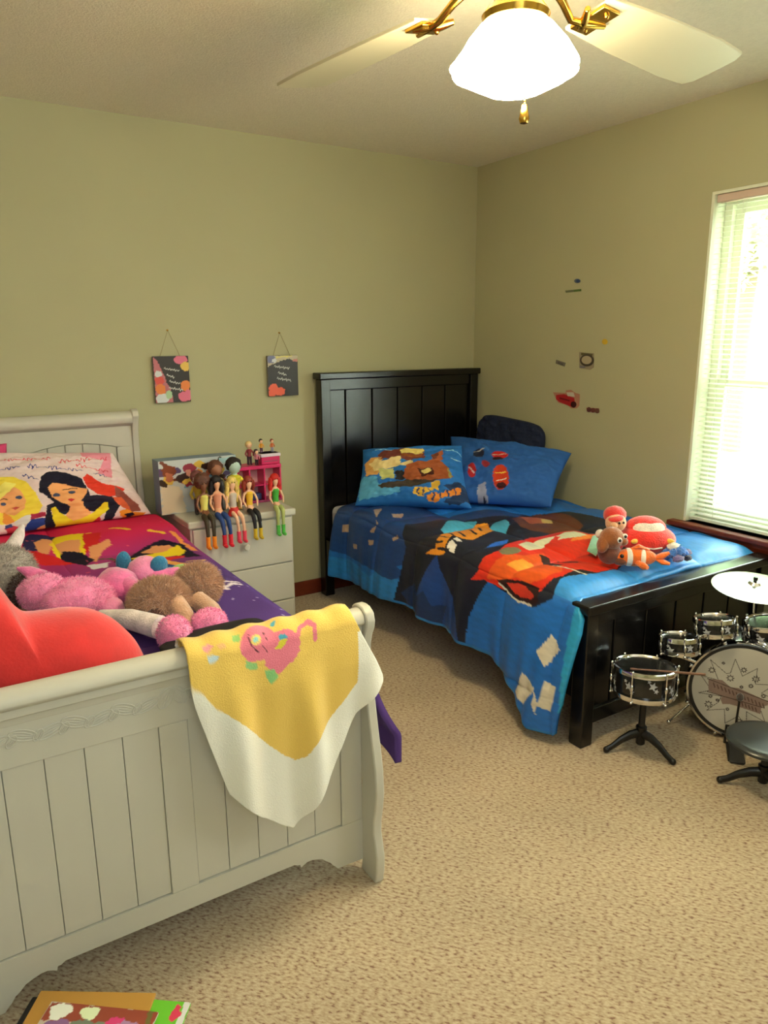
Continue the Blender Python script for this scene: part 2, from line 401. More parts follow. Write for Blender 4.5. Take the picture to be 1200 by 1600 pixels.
# ---- blue printed comforter
YT, YE = -.27, -2.035          # head edge, foot edge
ZTOP, XE = .565, -1.15
def unroll(px, py):
    p = at(px, py, 2, ZTOP+.01)
    if p[0] > XE-.02: return (-p[0], p[1])
    p = at(px, py, 0, -1.20); return (-XE+(ZTOP+.01-p[2]), p[1])
def UP(pts): return [unroll(*p) for p in pts]
nt_, nl = 230, 260
yy = np.linspace(YT, YE, nl)
hem = np.interp(-yy, [.27, .5, .9, 1.25, 1.6, 1.78, 1.95, 2.04], [.20, .205, .235, .225, .205, .14, .05, .06])
ntop, nside = 190, 130
A = np.zeros((ntop+nside, nl)); X = np.zeros((ntop+nside, nl, 3))
for j, y in enumerate(yy):
    at_ = np.linspace(.04, -XE-.03, ntop)
    Ls = ZTOP-hem[j]; as_ = np.linspace(-XE-.03, -XE+Ls, nside+1)[1:]
    a_ = np.concatenate([at_, as_]); A[:, j] = a_
    X[:, j, 1] = y
    R_ = .05; s = a_-(-XE-R_)         # arc-length past the start of the bend
    th = np.clip(s/R_*.9, 0, math.pi/2)
    X[:, j, 0] = np.where(s < 0, -a_, -(-XE-R_)-R_*np.sin(th))
    over = np.clip(s-R_*math.pi/2/.9, 0, None)
    X[:, j, 2] = ZTOP-R_*(1-np.cos(th))-over*1.0
U, V = A, X[..., 1]
side = np.clip((A-(-XE+.02))/.35, 0, 1)
# hanging folds
X[..., 0] -= side*.03+side*.022*np.sin(V*17+1.2+np.sin(V*5)*1.5)+.004*side*np.sin(V*61)
# flare of the hanging corner round the foot post
fl = smooth01((-V-1.72)/.3)*side
X[..., 0] -= fl*.055
X[..., 0] += np.where(V < -1.97, (-V-1.97)/.07*.02*side, 0)
X[..., 1] -= smooth01((-V-1.9)/.13)*side*.03
X[..., 1] += smooth01((-V-1.75)/.25)*np.clip((A-(-XE+.10))/.45, 0, 1)*.095
X[..., 1] = np.where(A < -XE-.0, YT+(X[..., 1]-YT)*((-1.985-YT)/(YE-YT)), X[..., 1]) if False else X[..., 1]+(1-np.clip((A-(-XE-.05))/.10, 0, 1))*smooth01((-V-1.7)/.335)*.055
# quilted puffs
def puff(u, v, du, dv): return (np.abs(np.sin(u*math.pi/du))**.35*np.abs(np.sin(v*math.pi/dv))**.35)
pf = puff(U-.05+.01*np.sin(V*9), V+.1+.012*np.sin(U*8), .37, .31)
topw = 1-np.clip((A-(-XE-.04))/.06, 0, 1)
X[..., 2] += topw*(.030*pf-.006+.008*wob(U, V, .4, 9, 3))
X[..., 0] -= (1-topw)*.022*pf
X[..., 2] -= topw*.03*smooth01((.12-(V-YE))/.12)
X[..., 2] -= topw*.012*smooth01((.10-(YT-V))/.1)
def Pp(c, pts): return ('p', UP(pts), c)
def Pe(c, cx, cy, rx, ry):   # ellipse as polygon in the photo plane
    return ('p', UP([(cx+rx*math.cos(t), cy+ry*math.sin(t)) for t in np.linspace(0, 2*math.pi, 18)[:-1]]), c)
def Pl(c, pts, wd): return ('l', UP(pts), c, wd)
BL1 = (34, 110, 200); DK = (24, 30, 50)
items = [
 Pp((44, 132, 212), [(515, 862), (545, 872), (575, 895), (590, 880), (618, 900), (612, 950), (515, 915)]),
 Pp((28, 70, 140), [(512, 790), (640, 790), (640, 835), (624, 850), (634, 870), (615, 880), (625, 892), (610, 900), (570, 880), (545, 868), (510, 850)]),
 Pp(DK, [(640, 812), (700, 806), (780, 806), (870, 800), (945, 812), (1010, 840), (1060, 862), (1010, 880), (975, 884), (933, 900), (880, 907), (850, 930), (827, 942), (790, 928), (752, 902), (738, 930), (729, 960), (726, 1010), (690, 995), (612, 955), (614, 930), (619, 892), (622, 866), (624, 850)]),
 Pp((30, 60, 120), [(500, 790), (660, 790), (700, 806), (760, 800), (830, 806), (690, 816), (640, 822)]),
 Pp((30, 72, 150), [(640, 945), (655, 905), (662, 880), (672, 860), (678, 880), (700, 930), (712, 960), (722, 1000), (700, 990), (680, 965), (665, 950), (650, 960)]),
 Pp((22, 50, 100), [(620, 920), (640, 905), (650, 925), (660, 915), (672, 940), (690, 940), (680, 975), (640, 960)]),
 Pp((36, 96, 190), [(755, 857), (775, 848), (795, 844), (785, 856), (770, 858)]),
 # truck print far side, plain
 Pp((96, 52, 34), [(800, 815), (812, 806), (840, 802), (867, 803), (890, 808), (912, 820), (890, 829), (862, 832), (830, 831), (812, 826)]),
 Pp((168, 84, 40), [(812, 813), (830, 807), (856, 809), (850, 820), (828, 823)]),
 Pp((200, 170, 90), [(845, 812), (862, 812), (864, 819), (847, 820)]),
 # lettering band and cyan patches above it
 Pp((70, 165, 205), [(688, 828), (700, 818), (722, 814), (745, 815), (738, 824), (715, 828), (700, 833)]),
 Pp((70, 165, 205), [(762, 826), (775, 817), (790, 815), (797, 824), (790, 832), (775, 832)]),
 Pp((236, 150, 40), [(655, 860), (664, 848), (690, 834), (712, 827), (738, 825), (742, 818), (762, 816), (764, 823), (771, 832), (752, 840), (738, 847), (722, 845), (708, 838), (694, 852), (680, 861)]),
 Pp((245, 240, 235), [(697, 852), (706, 846), (713, 853), (708, 857)]), Pp((245, 240, 235), [(708, 845), (714, 842), (722, 849), (715, 849)]),
]
for (xa, ya, xb, yb) in ((668, 850, 682, 852), (676, 843, 690, 846), (688, 838, 699, 842), (700, 832, 708, 838), (716, 832, 726, 841), (733, 828, 744, 838), (748, 822, 752, 832)):
    items.append(Pl(DK, [(xa, ya), (xb, yb)], .006))
RED = (222, 48, 28); OR = (232, 92, 34)
items += [
 Pp(RED, [(727, 900), (735, 887), (747, 873), (779, 865), (793, 852), (827, 839), (877, 830), (896, 828), (920, 838), (944, 837), (975, 850), (985, 875), (960, 889), (933, 899), (905, 895), (880, 905), (853, 910), (824, 929), (800, 929), (768, 911), (747, 900)]),
 Pp(OR, [(750, 898), (765, 880), (790, 872), (820, 874), (850, 868), (858, 880), (880, 890), (878, 900), (850, 906), (820, 902), (790, 896), (770, 900)]),
 Pp((240, 160, 60), [(790, 882), (815, 878), (835, 884), (812, 890)]), Pp((240, 130, 50), [(900, 842), (940, 838), (925, 846), (890, 850)]),
 Pp((228, 226, 196), [(809, 856), (822, 849), (845, 845), (872, 839), (882, 834), (898, 832), (918, 840), (905, 844), (880, 846), (852, 852), (846, 861), (826, 866)]),
 Pp(RED, [(849, 858), (862, 846), (868, 840), (876, 842), (868, 850), (858, 858)]),
 Pe((130, 128, 96), 797, 866, 17, 6),
 Pp((40, 16, 20), [(763, 899), (785, 899), (806, 904), (826, 914), (832, 935), (822, 938), (800, 931), (778, 917)]),
 Pp((200, 50, 34), [(778, 905), (795, 905), (812, 914), (824, 924), (822, 929), (806, 927), (790, 917)]),
 Pp((50, 24, 30), [(842, 870), (856, 872), (866, 884), (880, 888), (868, 892), (850, 884)]),
 Pp((60, 30, 34), [(870, 874), (900, 876), (905, 882), (880, 882)]),
 Pl((210, 205, 190), [(865, 889), (895, 897), (915, 903)], .005), Pl((215, 210, 200), [(768, 905), (785, 922), (800, 932), (822, 938)], .004),
]
items += [Pp((222, 214, 196), q) for q in (
 [(859, 983), (874, 1006), (857, 1032), (841, 1009)], [(825, 1039), (846, 1063), (829, 1088), (811, 1070)],
 [(857, 1053), (873, 1065), (866, 1102), (850, 1091)], [(845, 1068), (850, 1085), (848, 1104), (843, 1090)])]
items += [Pp((178, 150, 130), q) for q in ([(583, 800), (597, 799), (586, 812), (575, 828), (568, 826), (574, 812)], [(612, 805), (630, 804), (628, 809), (614, 809)], [(526, 815), (534, 814), (535, 826), (527, 827)], [(568, 838), (576, 838), (576, 846), (569, 846)], [(545, 845), (551, 845), (551, 852), (546, 852)], [(602, 835), (608, 830), (610, 836), (604, 841)])]
col = np.tile(lin(BL1), (*U.shape, 1))
Uw = U+wob(U, V, .0011, 60, 1); Vw = V+wob(U, V, .0011, 60, 2)
col = paint(Uw, Vw, col, items)
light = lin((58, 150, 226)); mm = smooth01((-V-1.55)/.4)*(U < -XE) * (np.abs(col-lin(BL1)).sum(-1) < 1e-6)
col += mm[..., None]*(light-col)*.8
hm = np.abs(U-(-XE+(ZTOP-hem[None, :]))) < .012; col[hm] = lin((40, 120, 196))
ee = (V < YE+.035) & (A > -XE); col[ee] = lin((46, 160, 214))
# brush-like variation of the print
tone = 1+wob(U, V, .05, 30, 5)+wob(U*3, V, .04, 70, 6); col = np.clip(col*tone[..., None], 0, 1)
# stitched quilting
clothm = mat('printed_cloth', vcol=True, rough=.75, bump=.25, bs=500, dist=.0006, spec=.3)
satin = mat('printed_comforter', vcol=True, rough=.42, bump=.2, bs=22, dist=.006, spec=.45)
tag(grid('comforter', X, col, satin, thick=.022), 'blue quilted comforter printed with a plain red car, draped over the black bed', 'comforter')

# ---- pillows: four corners in space, puffed
def pillow(name, cs, thick, colf, label, cat='pillow', m=None, n=110, rnd=0, pinch=.10, group=None, power=.42):
    BLc, BRc, TRc, TLc = [np.array(c, float) for c in cs]
    u, v = np.meshgrid(np.linspace(0, 1, n), np.linspace(0, 1, n), indexing='ij')
    P = (BLc*((1-u)*(1-v))[..., None]+BRc*(u*(1-v))[..., None]+TRc*(u*v)[..., None]+TLc*((1-u)*v)[..., None])
    cen = P.mean((0, 1)); nrm = np.cross(BRc-BLc, TLc-BLc); nrm /= np.linalg.norm(nrm)
    if nrm @ (CAM-cen) < 0: nrm = -nrm
    k_r = rnd*(np.abs(2*u-1)**5*np.abs(2*v-1)**5); P = P+(cen-P)*k_r[..., None]
    # pull the middles of the edges in
    eu = pinch*np.sin(math.pi*v)*((.5-u)*2)**3*.5; ev = pinch*np.sin(math.pi*u)*((.5-v)*2)**3*.5
    P = P+eu[..., None]*(BRc-BLc)*.5+ev[..., None]*(TLc-BLc)*.5
    h = (np.clip(4*u*(1-u), 0, 1)*np.clip(4*v*(1-v), 0, 1))**power*thick/2
    wr_ = (wob(u, v, .005, 14, len(label) % 50)+wob(u, v, .002, 40, 3))*np.clip(h/thick*3, 0, 1)
    Fr = P+(h+wr_)[..., None]*nrm; Bk = P-(h*.8)[..., None]*nrm
    c = colf(u, v)
    o = grid(name, Fr, c, m or clothm); b_ = grid('t', Bk[::-1], c[::-1], m or clothm); join(o, b_)
    import bmesh
    bm = bmesh.new(); bm.from_mesh(o.data); bmesh.ops.remove_doubles(bm, verts=bm.verts, dist=1e-5); bmesh.ops.recalc_face_normals(bm, faces=bm.faces); bm.to_mesh(o.data); bm.free()
    o.data.shade_smooth()
    return tag(o, label, cat, group)
def homog(quad, pts):   # quad: photo position of the four corners
    return homog_(quad, pts)
def homog_(quad, pts):   # photo points -> pillow coordinates, quad = BL,BR,TR,TL in the photo
    A_ = []; b_ = []
    for (x, y), (u, v) in zip(quad, ((0, 0), (1, 0), (1, 1), (0, 1))):
        A_.append([x, y, 1, 0, 0, 0, -u*x, -u*y]); b_.append(u); A_.append([0, 0, 0, x, y, 1, -v*x, -v*y]); b_.append(v)
    h = np.linalg.solve(np.array(A_, float), np.array(b_, float)); H = np.append(h, 1).reshape(3, 3)
    r = []
    for x, y in pts: q = H @ np.array([x, y, 1.]); r.append((q[0]/q[2], q[1]/q[2]))
    return r
def solid(c, base=None):
    return lambda u, v: np.tile(lin(c), (*u.shape, 1))*(1+wob(u, v, .015, 20, 2))[..., None]

# navy backrest cushion against the right wall
pillow('cushion', [(-.12, -.70, .56), (-.12, -.17, .56), (-.055, -.15, 1.005), (-.055, -.72, .975)], .10, solid((24, 34, 66)),
    'dark navy cushion leaning on the wall behind the blue pillow', 'cushion', pinch=.0, power=.2, rnd=.16, m=mat('navy_cloth', vcol=True, rough=.9, bump=.2, bs=300))
# blue pillow
c2 = [(-.66, -.62, .60), (-.31, -1.03, .60), (-.085, -.94, .85), (-.36, -.24, .885)]; q2 = [proj(p) for p in c2]
def bluep(u, v):
    c = np.tile(lin((44, 98, 178)), (*u.shape, 1)); H = lambda pts: homog(q2, pts)
    E = lambda c_, x, y, rx, ry: ('p', H([(x+rx*math.cos(t), y+ry*math.sin(t)) for t in np.linspace(0, 6.28, 14)[:-1]]), c_)
    it = [E((40, 44, 70), 757, 729, 10, 8), ('l', H([(750, 726), (765, 722)]), (190, 190, 200), .008),
          E((196, 34, 34), 791, 735, 14, 7), ('l', H([(780, 736), (800, 732)]), (230, 210, 200), .007), E((60, 30, 40), 788, 742, 9, 3),
          E((180, 36, 44), 744, 756, 8, 9), ('l', H([(739, 753), (749, 760)]), (225, 205, 205), .006), E((150, 44, 60), 768, 749, 7, 6),
          E((206, 60, 30), 791, 767, 13, 15), ('l', H([(784, 762), (798, 760)]), (240, 200, 80), .008), ('l', H([(785, 771), (799, 768)]), (235, 225, 215), .006), E((60, 20, 30), 792, 777, 8, 4),
          ('p', H([(755, 774), (767, 771), (768, 784), (775, 796), (756, 797), (752, 782)]), (150, 156, 186)), ('p', H([(762, 785), (773, 790), (773, 797), (760, 796)]), (36, 40, 66))]
    return paint(u+wob(u, v, .003, 60, 1), v, c, it)*(1+wob(u, v, .02, 20, 2))[..., None]
pillow('pillow', c2, .17, bluep,
    'plain blue pillow with small red emblems leaning toward the right wall')
q1 = [(552, 795), (735, 800), (722, 697), (567, 703)]
def printp(u, v):
    c = np.tile(lin((38, 112, 190)), (*u.shape, 1))
    H = lambda pts: homog(q1, [(540+x/6, 690+y/6) for x, y in pts])   # from an enlarged view
    Q = lambda c_, *pts: ('p', H(pts), c_)
    it = [Q((90, 170, 215), (100, 400), (170, 380), (280, 400), (300, 470), (480, 490), (490, 550), (330, 580), (100, 600)),
          Q((120, 60, 50), (300, 190), (350, 130), (520, 110), (720, 130), (730, 230), (620, 260), (420, 250), (320, 230)),
          Q((232, 210, 120), (500, 140), (560, 115), (720, 125), (718, 185), (600, 178), (505, 185)),
          Q((150, 84, 40), (500, 190), (715, 190), (700, 220), (520, 225)),
          Q((214, 160, 90), (165, 240), (240, 205), (330, 215), (340, 300), (300, 380), (180, 370)),
          Q((236, 214, 150), (210, 250), (300, 220), (360, 260), (500, 215), (500, 300), (600, 255), (612, 300), (420, 320), (250, 340)),
          Q((200, 204, 130), (300, 330), (440, 330), (450, 430), (330, 430)),
          Q((40, 38, 40), (455, 360), (510, 350), (560, 430), (460, 440)),
          Q((160, 84, 44), (560, 300), (640, 290), (780, 250), (850, 170), (900, 150), (890, 240), (960, 330), (1000, 400), (880, 440), (700, 470), (560, 460), (520, 400)),
          Q((110, 54, 34), (780, 200), (870, 165), (850, 230), (800, 240)),
          Q((70, 30, 24), (650, 345), (800, 330), (800, 390), (700, 420)), Q((225, 205, 120), (690, 350), (780, 335), (760, 385), (715, 385)),
          Q((150, 140, 80), (940, 320), (985, 360), (985, 420), (950, 400)),
          Q((70, 60, 50), (290, 480), (560, 440), (860, 440), (620, 500), (330, 520)),
          Q((36, 60, 100), (900, 480), (1080, 430), (1140, 480), (1180, 600), (1050, 640), (880, 640), (1000, 560)),
          Q((228, 180, 60), (610, 540), (640, 510), (760, 510), (790, 460), (865, 455), (840, 530), (800, 520), (740, 560), (690, 590), (610, 585)),
          Q((232, 140, 50), (730, 590), (800, 555), (900, 540), (1080, 490), (1080, 540), (960, 580), (860, 600), (800, 635), (740, 630))]
    D = (60, 70, 110)
    for a_, b_ in (((650, 520), (640, 575)), ((700, 515), (695, 580)), ((760, 520), (770, 545)), ((800, 560), (790, 625)), ((860, 550), (860, 595)), ((940, 530), (945, 575)), ((1010, 510), (1015, 555))):
        it.append(('l', H([a_, b_]), D, .007))
    it += [('l', H([(890, 140), (1000, 130), (1100, 150)]), (150, 210, 235), .006), ('l', H([(280, 120), (420, 125), (520, 105)]), (150, 210, 235), .006), ('l', H([(1000, 215), (1090, 210)]), (170, 215, 235), .006)]
    return paint(u+wob(u, v, .006, 45, 1), v+wob(u, v, .006, 45, 4), c, it)*(1+wob(u, v, .03, 30, 2))[..., None]
pTR = at(722, 697, 1, -.56)
pillow('pillow', [(-1.10, -.38, .585), (-.63, -.78, .585), tuple(pTR), tuple(at(567, 703, 1, -.20))], .20, printp,
    'cartoon printed blue pillow with brown and orange artwork near the black headboard', n=190)

# ================================================================== WHITE SLEIGH BED
WXL, WXR = -3.12, -2.088
wb = thing('sleigh_bed', 'ivory sleigh bed with rolled top, carved frieze and grooved panels', 'bed', (-2.6, -1.1, 0))
def sleigh_post(x0, prof_front, depth, yoff=0):
    fr_ = prof_front; bk = [(-2.112, .776), (-2.104, .757), (-2.102, .735), (-2.098, .70), (-2.094, .64), (-2.10, .58), (-2.112, .50), (-2.122, .44), (-2.132, .385), (-2.142, .34), (-2.148, .278), (-2.143, .23), (-2.136, .19), (-2.134, .151), (-2.14, .12), (-2.147, .081), (-2.146, .04), (-2.14, 0)]
    return MB().prism(fr_+bk, x0, x0+.027, 0)
foot_prof = [(-2.215, 0), (-2.222, .04), (-2.224, .081), (-2.216, .12), (-2.208, .151), (-2.210, .19), (-2.218, .23), (-2.224, .278), (-2.220, .34), (-2.212, .385), (-2.20, .44), (-2.188, .50), (-2.174, .58), (-2.164, .64), (-2.163, .68), (-2.172, .71), (-2.182, .73), (-2.186, .75), (-2.178, .772), (-2.160, .783), (-2.14, .785), (-2.124, .783)]
for x in (WXL, WXR-.027):
    sleigh_post(x, foot_prof, lambda z: .075 if z < .6 else (.065 if z < .72 else .03)).build('footboard_post', wood_white, wb, smooth=True, bevel=.004)
YP = -2.15
roll = [(YP, .695), (YP-.004, .714), (YP-.014, .717), (YP-.014, .737), (YP-.024, .741)]
roll += [(-2.146-.033*math.cos(t), .748+.03*math.sin(t)) for t in np.linspace(0, math.pi, 14)]+[(-2.112, .735), (-2.122, .715), (-2.125, .695)]
MB().prism(roll, WXL+.027, WXR-.027, 0).build('footboard_roll', wood_white, wb, bevel=.002)
xr0 = at(534, 1250, 1, YP)[0]; pitch = .0765
xc1 = at(302, 1250, 1, YP)[0]; xc0 = at(262, 1300, 1, YP)[0]
zpb = at(534, 1290, 1, YP)[2]; zpt = at(255, 1135, 1, YP)[2]
xl0 = xc0-(xr0-xc1)
fb = MB()
fb.box(WXL+.027, WXR-.027, -2.138, -2.125, .13, .70)
fb.build('footboard_panel', wood_white, wb, smooth=False)
MB().box(WXL+.027, WXR-.027, YP, -2.126, zpt, .70).build('frieze', wood_white, wb, smooth=False, bevel=.002)
for x0, x1 in ((WXL+.027, xl0), (xc0, xc1), (xr0, WXR-.027)):
    MB().box(x0, x1, YP, -2.126, zpb-.003, zpt).build('stile', wood_white, wb, smooth=False, bevel=.002)
for x0, x1 in ((xl0, xc0), (xc1, xr0)):
    n = 5; w_ = (x1-x0)/n
    for k in range(n):
        MB().box(x0+k*w_+.0007, x0+(k+1)*w_-.0007, YP+.004, -2.128, zpb, zpt).build('plank', wood_white, wb, smooth=False, bevel=.0016)
# apron with scallops
def scallop(x0, x1, ztop, zb, s):
    q = [(0, zb-.070), (.04, zb-.068), (.08, zb-.067), (.087, zb-.058), (.095, zb-.050), (.103, zb-.038), (.114, zb-.030), (.126, zb-.018), (.141, zb-.012), (.158, zb-.007), (.171, zb-.007), (.183, zb-.013), (.189, zb-.017), (.192, zb-.006), (.199, zb-.006), (.208, zb)]
    L_ = [(x0+a, z) for a, z in q]; R_ = [(x1-a, z) for a, z in reversed(q)]
    return L_+R_+[(x1, ztop), (x0, ztop)]
ap = MB(); ap.prism([(x, z) for x, z in scallop(WXL+.027, WXR-.027, zpb-.003, .107, 1)], YP, -2.126, 1)
ap.build('apron', wood_white, wb, smooth=False)
# carved garland
cv = MB(); yv = YP-.0005
def leaf(cx, cz, L_, W_, ang):
    ca, sa = math.cos(ang), math.sin(ang)
    def tr_(a, b): return (cx+a*ca-b*sa, yv, cz+a*sa+b*ca)
    cv.tube([tr_(L_*math.cos(t), W_*math.sin(t)) for t in np.linspace(0, 2*math.pi, 19)[:-1]], .0016, 6, closed=True)
    for s in (-.45, 0, .45):
        cv.tube([tr_(-L_*.7, s*W_*.8), tr_(0, s*W_*1.1), tr_(L_*.7, s*W_*.5)], [.0008, .0018, .0008], 5)
zc_ = at(120, 1137, 1, YP)[2]; zc_ = at(150, 1122, 1, YP)[2]
x_end = at(250, 1095, 1, YP)[0]
for side_ in (-1, 1):
    for k in range(7):
        x = (x_end-.028-k*.05) if side_ < 0 else (xc1+(xc0-x_end)+.028+k*.05)
        leaf(x, zc_+(.004 if k % 2 else -.002), .028, .012, (.35 if k % 2 else -.35)*side_)
        leaf(x-.022, zc_-.004, .014, .008, .9)
leaf((xc0+xc1)/2-.012, zc_+.004, .026, .015, 1.0); leaf((xc0+xc1)/2+.018, zc_+.004, .026, .015, -1.0+math.pi)
cv.build('carved_garland', wood_white, wb)
# headboard
HX0, HX1 = -3.15, -2.118
hp = [(-.11, 0), (-.11, .3), (-.10, .60), (-.085, .80), (-.078, .95), (-.085, 1.03), (-.10, 1.075), (-.115, 1.10), (-.11, 1.125), (-.09, 1.135), (-.06, 1.13), (-.045, 1.10), (-.035, 1.0), (-.03, .8), (-.03, 0)]
for x in (HX0, HX1-.03): MB().prism(hp, x, x+.03, 0).build('headboard_post', wood_white, wb, bevel=.004)
hr = [(-.065, 1.05), (-.085, 1.06)]+[(-.078-.034*math.cos(t), 1.09+.035*math.sin(t)) for t in np.linspace(-.6, math.pi*.9, 14)]+[(-.045, 1.05)]
MB().prism(hr, HX0+.03, HX1-.03, 0).build('headboard_roll', wood_white, wb, bevel=.002)
MB().box(HX0+.03, HX1-.03, -.055, -.035, .25, 1.06).build('headboard_panel', wood_white, wb, smooth=False)
xm = (HX0+HX1)/2
for xa, xb in ((-2.603, -2.222), (2*xm+2.222, 2*xm+2.603)):
    def zarch(x): t = (x-(xa+xb)/2)/((xb-xa)/2); return .955+.028*(1-t*t)
    xs = np.linspace(xa, xb, 18)
    for k in range(5):
        u0 = xa+(xb-xa)*k/5+.0015; u1 = xa+(xb-xa)*(k+1)/5-.0015
        MB().prism([(u0, .5), (u1, .5)]+[(x, zarch(x)) for x in np.linspace(u1, u0, 6)], -.064, -.053, 1).build('plank', wood_white, wb, smooth=False, bevel=.002)
    # frame around the arch
MB().prism([(HX0+.03, 1.055), (HX0+.03, .955)]+[(2*xm+2.603-.0, .955)][:0]+[(x, z) for x, z in
    [(2*xm+2.222, .955)]+[(x, .958+.028*(1-((x-(2*xm+2.4125))/.1905)**2)) for x in np.linspace(2*xm+2.222, 2*xm+2.603, 14)]+
    [(x, .958+.028*(1-((x+2.4125)/.1905)**2)) for x in np.linspace(-2.603, -2.222, 14)]]+[(HX1-.03, .955), (HX1-.03, 1.055)], -.072, -.054, 1).build('headboard_top_rail', wood_white, wb, smooth=False, bevel=.003)
for xa, xb in ((HX0+.03, 2*xm+2.222), (2*xm+2.603, -2.603), (-2.222, HX1-.03)):
    MB().box(xa, xb, -.072, -.054, .4, .957).build('headboard_stile', wood_white, wb, smooth=False, bevel=.003)
for x in (WXL+.012, WXR-.04): MB().box(x, x+.027, -2.125, -.08, .16, .36).build('side_rail', wood_white, wb, smooth=False, bevel=.003)
tag(MB().box(WXL+.05, WXR-.05, -2.10, -.12, .22, .545).build('mattress', MATS['sheet_white'], None, bevel=.035, bseg=4), 'mattress hidden under the pink and purple comforter of the sleigh bed', 'mattress')
for k in range(7): MB().box(WXL+.04, WXR-.04, -.42-k*.26, -.34-k*.26, .198, .218).build('slat', wood_white, wb, smooth=False)

# ---- pink / purple comforter
WT, WE = -.14, -2.09; XE2 = -2.062; ZT2 = .582
nl2, ntop2, ns2 = 250, 200, 50
yy = np.linspace(WT, WE, nl2); A = np.zeros((ntop2+ns2, nl2)); X = np.zeros((ntop2+ns2, nl2, 3))
hem2 = np.interp(-yy, [.14, 1.8, 2.0, 2.09], [.36, .36, .33, .30])
for j, y in enumerate(yy):
    a_ = np.concatenate([np.linspace(-3.10, XE2-.04, ntop2), np.linspace(XE2-.04, XE2+ZT2-hem2[j], ns2+1)[1:]]); A[:, j] = a_
    s = a_-(XE2-.06); th = np.clip(s/.06*.9, 0, math.pi/2)
    X[:, j, 0] = np.where(s < 0, a_, XE2-.06+.06*np.sin(th)); X[:, j, 1] = y
    X[:, j, 2] = ZT2-.06*(1-np.cos(th))-np.clip(s-.06*math.pi/2/.9, 0, None)
U, V = A, X[..., 1]; sd = np.clip((A-XE2)/.2, 0, 1)
X[..., 0] += sd*(.010+.010*np.sin(V*15))+sd**2*smooth01((-V-1.8)/.28)*.055
X[..., 1] -= sd*smooth01((-V-1.9)/.2)*.045
tw = 1-np.clip((A-(XE2-.05))/.05, 0, 1)
X[..., 2] += tw*.04*smooth01((V+.80)/.35)
X[..., 2] += tw*(.014*puff(U+.1, V+.2, .5, .5)+.006*wob(U, V, .5, 8, 4)) - tw*.02*smooth01((.1-(WT-V))/.1)
def WP(c, pts): return ('p', [tuple(at(x, y, 2, ZT2+.01)[:2]) for x, y in pts], c)
def WL(c, pts, wd): return ('l', [tuple(at(x, y, 2, ZT2+.01)[:2]) for x, y in pts], c, wd)
k_ = 440/1200.
def Z(pts): return [(x*k_, 800+y*k_) for x, y in pts]
col = np.zeros((*U.shape, 3)); t = smooth01((-V-.55)/.75+(U+2.4)*.6)
col[:] = lin((222, 36, 84)); col += (smooth01(((-V)-.45)/.35+(U+2.4)*.3))[..., None]*(lin((176, 50, 120))-col); col += t[..., None]*(lin((84, 58, 128))-col)
SK = (236, 160, 110); YL = (246, 214, 40); BK = (26, 22, 44)
its = [WP((40, 40, 90), Z([(90, 185), (130, 150), (200, 148), (245, 160), (215, 190), (160, 215), (110, 215)])),
 WP(SK, Z([(150, 185), (190, 165), (230, 172), (215, 215), (170, 225)])),
 WP(YL, Z([(215, 190), (240, 160), (330, 150), (400, 145), (380, 195), (350, 225), (250, 230)])),
 WP(SK, Z([(235, 190), (290, 175), (350, 170), (345, 205), (270, 215)])),
 WP((214, 36, 40), Z([(355, 150), (440, 145), (420, 190), (370, 205)])), WP(SK, Z([(385, 190), (470, 165), (480, 178), (430, 200), (415, 235), (385, 230)])),
 WP((214, 36, 40), Z([(55, 235), (140, 215), (340, 230), (330, 240), (160, 245), (60, 270)])),
 WP(BK, Z([(270, 205), (360, 205), (410, 225), (370, 250), (260, 225)])),
 WP((230, 225, 235), Z([(370, 250), (470, 235), (460, 262), (400, 268)])), WL((90, 90, 60), Z([(425, 225), (470, 220), (520, 238)]), .008),
 WP(BK, Z([(470, 230), (560, 210), (600, 180), (660, 160), (700, 152), (780, 158), (830, 195), (860, 205), (800, 215), (720, 205), (600, 260), (540, 262)])),
 WP(SK, Z([(600, 195), (660, 168), (720, 165), (760, 180), (700, 195), (640, 200)])),
 WP(YL, Z([(555, 225), (610, 210), (700, 190), (760, 165), (795, 185), (770, 205), (690, 215), (600, 232)])),
 WP((214, 40, 40), Z([(700, 215), (790, 205), (785, 215), (720, 228)])),
 WP((240, 170, 90), Z([(660, 222), (720, 225), (830, 255), (905, 265), (890, 275), (800, 265), (720, 245), (650, 238)])),
 WP((40, 92, 160), Z([(635, 250), (720, 248), (840, 268), (830, 285), (720, 285), (630, 280)])), WL((190, 220, 235), Z([(640, 264), (740, 264), (835, 276)]), .004),
 WL((246, 190, 60), Z([(480, 128), (550, 134)]), .012), WL((246, 190, 60), Z([(640, 130), (700, 134)]), .012), WL((240, 150, 80), Z([(735, 128), (790, 160), (830, 180)]), .009),
 WL((230, 190, 120), Z([(800, 236), (875, 226)]), .004),
 WL((236, 226, 240), Z([(885, 335), (930, 318), (1015, 322)]), .007), WL((236, 226, 240), Z([(900, 350), (940, 332), (960, 352), (985, 330), (1015, 332)]), .008), WL((236, 226, 240), Z([(930, 355), (975, 355)]), .006),
 WP((236, 140, 60), Z([(865, 470), (880, 440), (915, 440), (905, 462)]))]
for k in range(40):
    x_, y_ = rng.uniform(-2.2, -2.0), rng.uniform(-2, -1.0); its.append(('e', (x_, y_), (.003, .003), (200, 190, 230)))
for k in range(30):
    x_, y_ = rng.uniform(-3, -2.1), rng.uniform(-.9, -.2); its.append(('e', (x_, y_), (.006, .004), (232, 90, 120)))
col = paint(U+wob(U, V, .002, 50, 1), V+wob(U, V, .002, 50, 2), col, its)
fleece = mat('printed_fleece', vcol=True, rough=.8, bump=.3, bs=180, dist=.002, spec=.2)
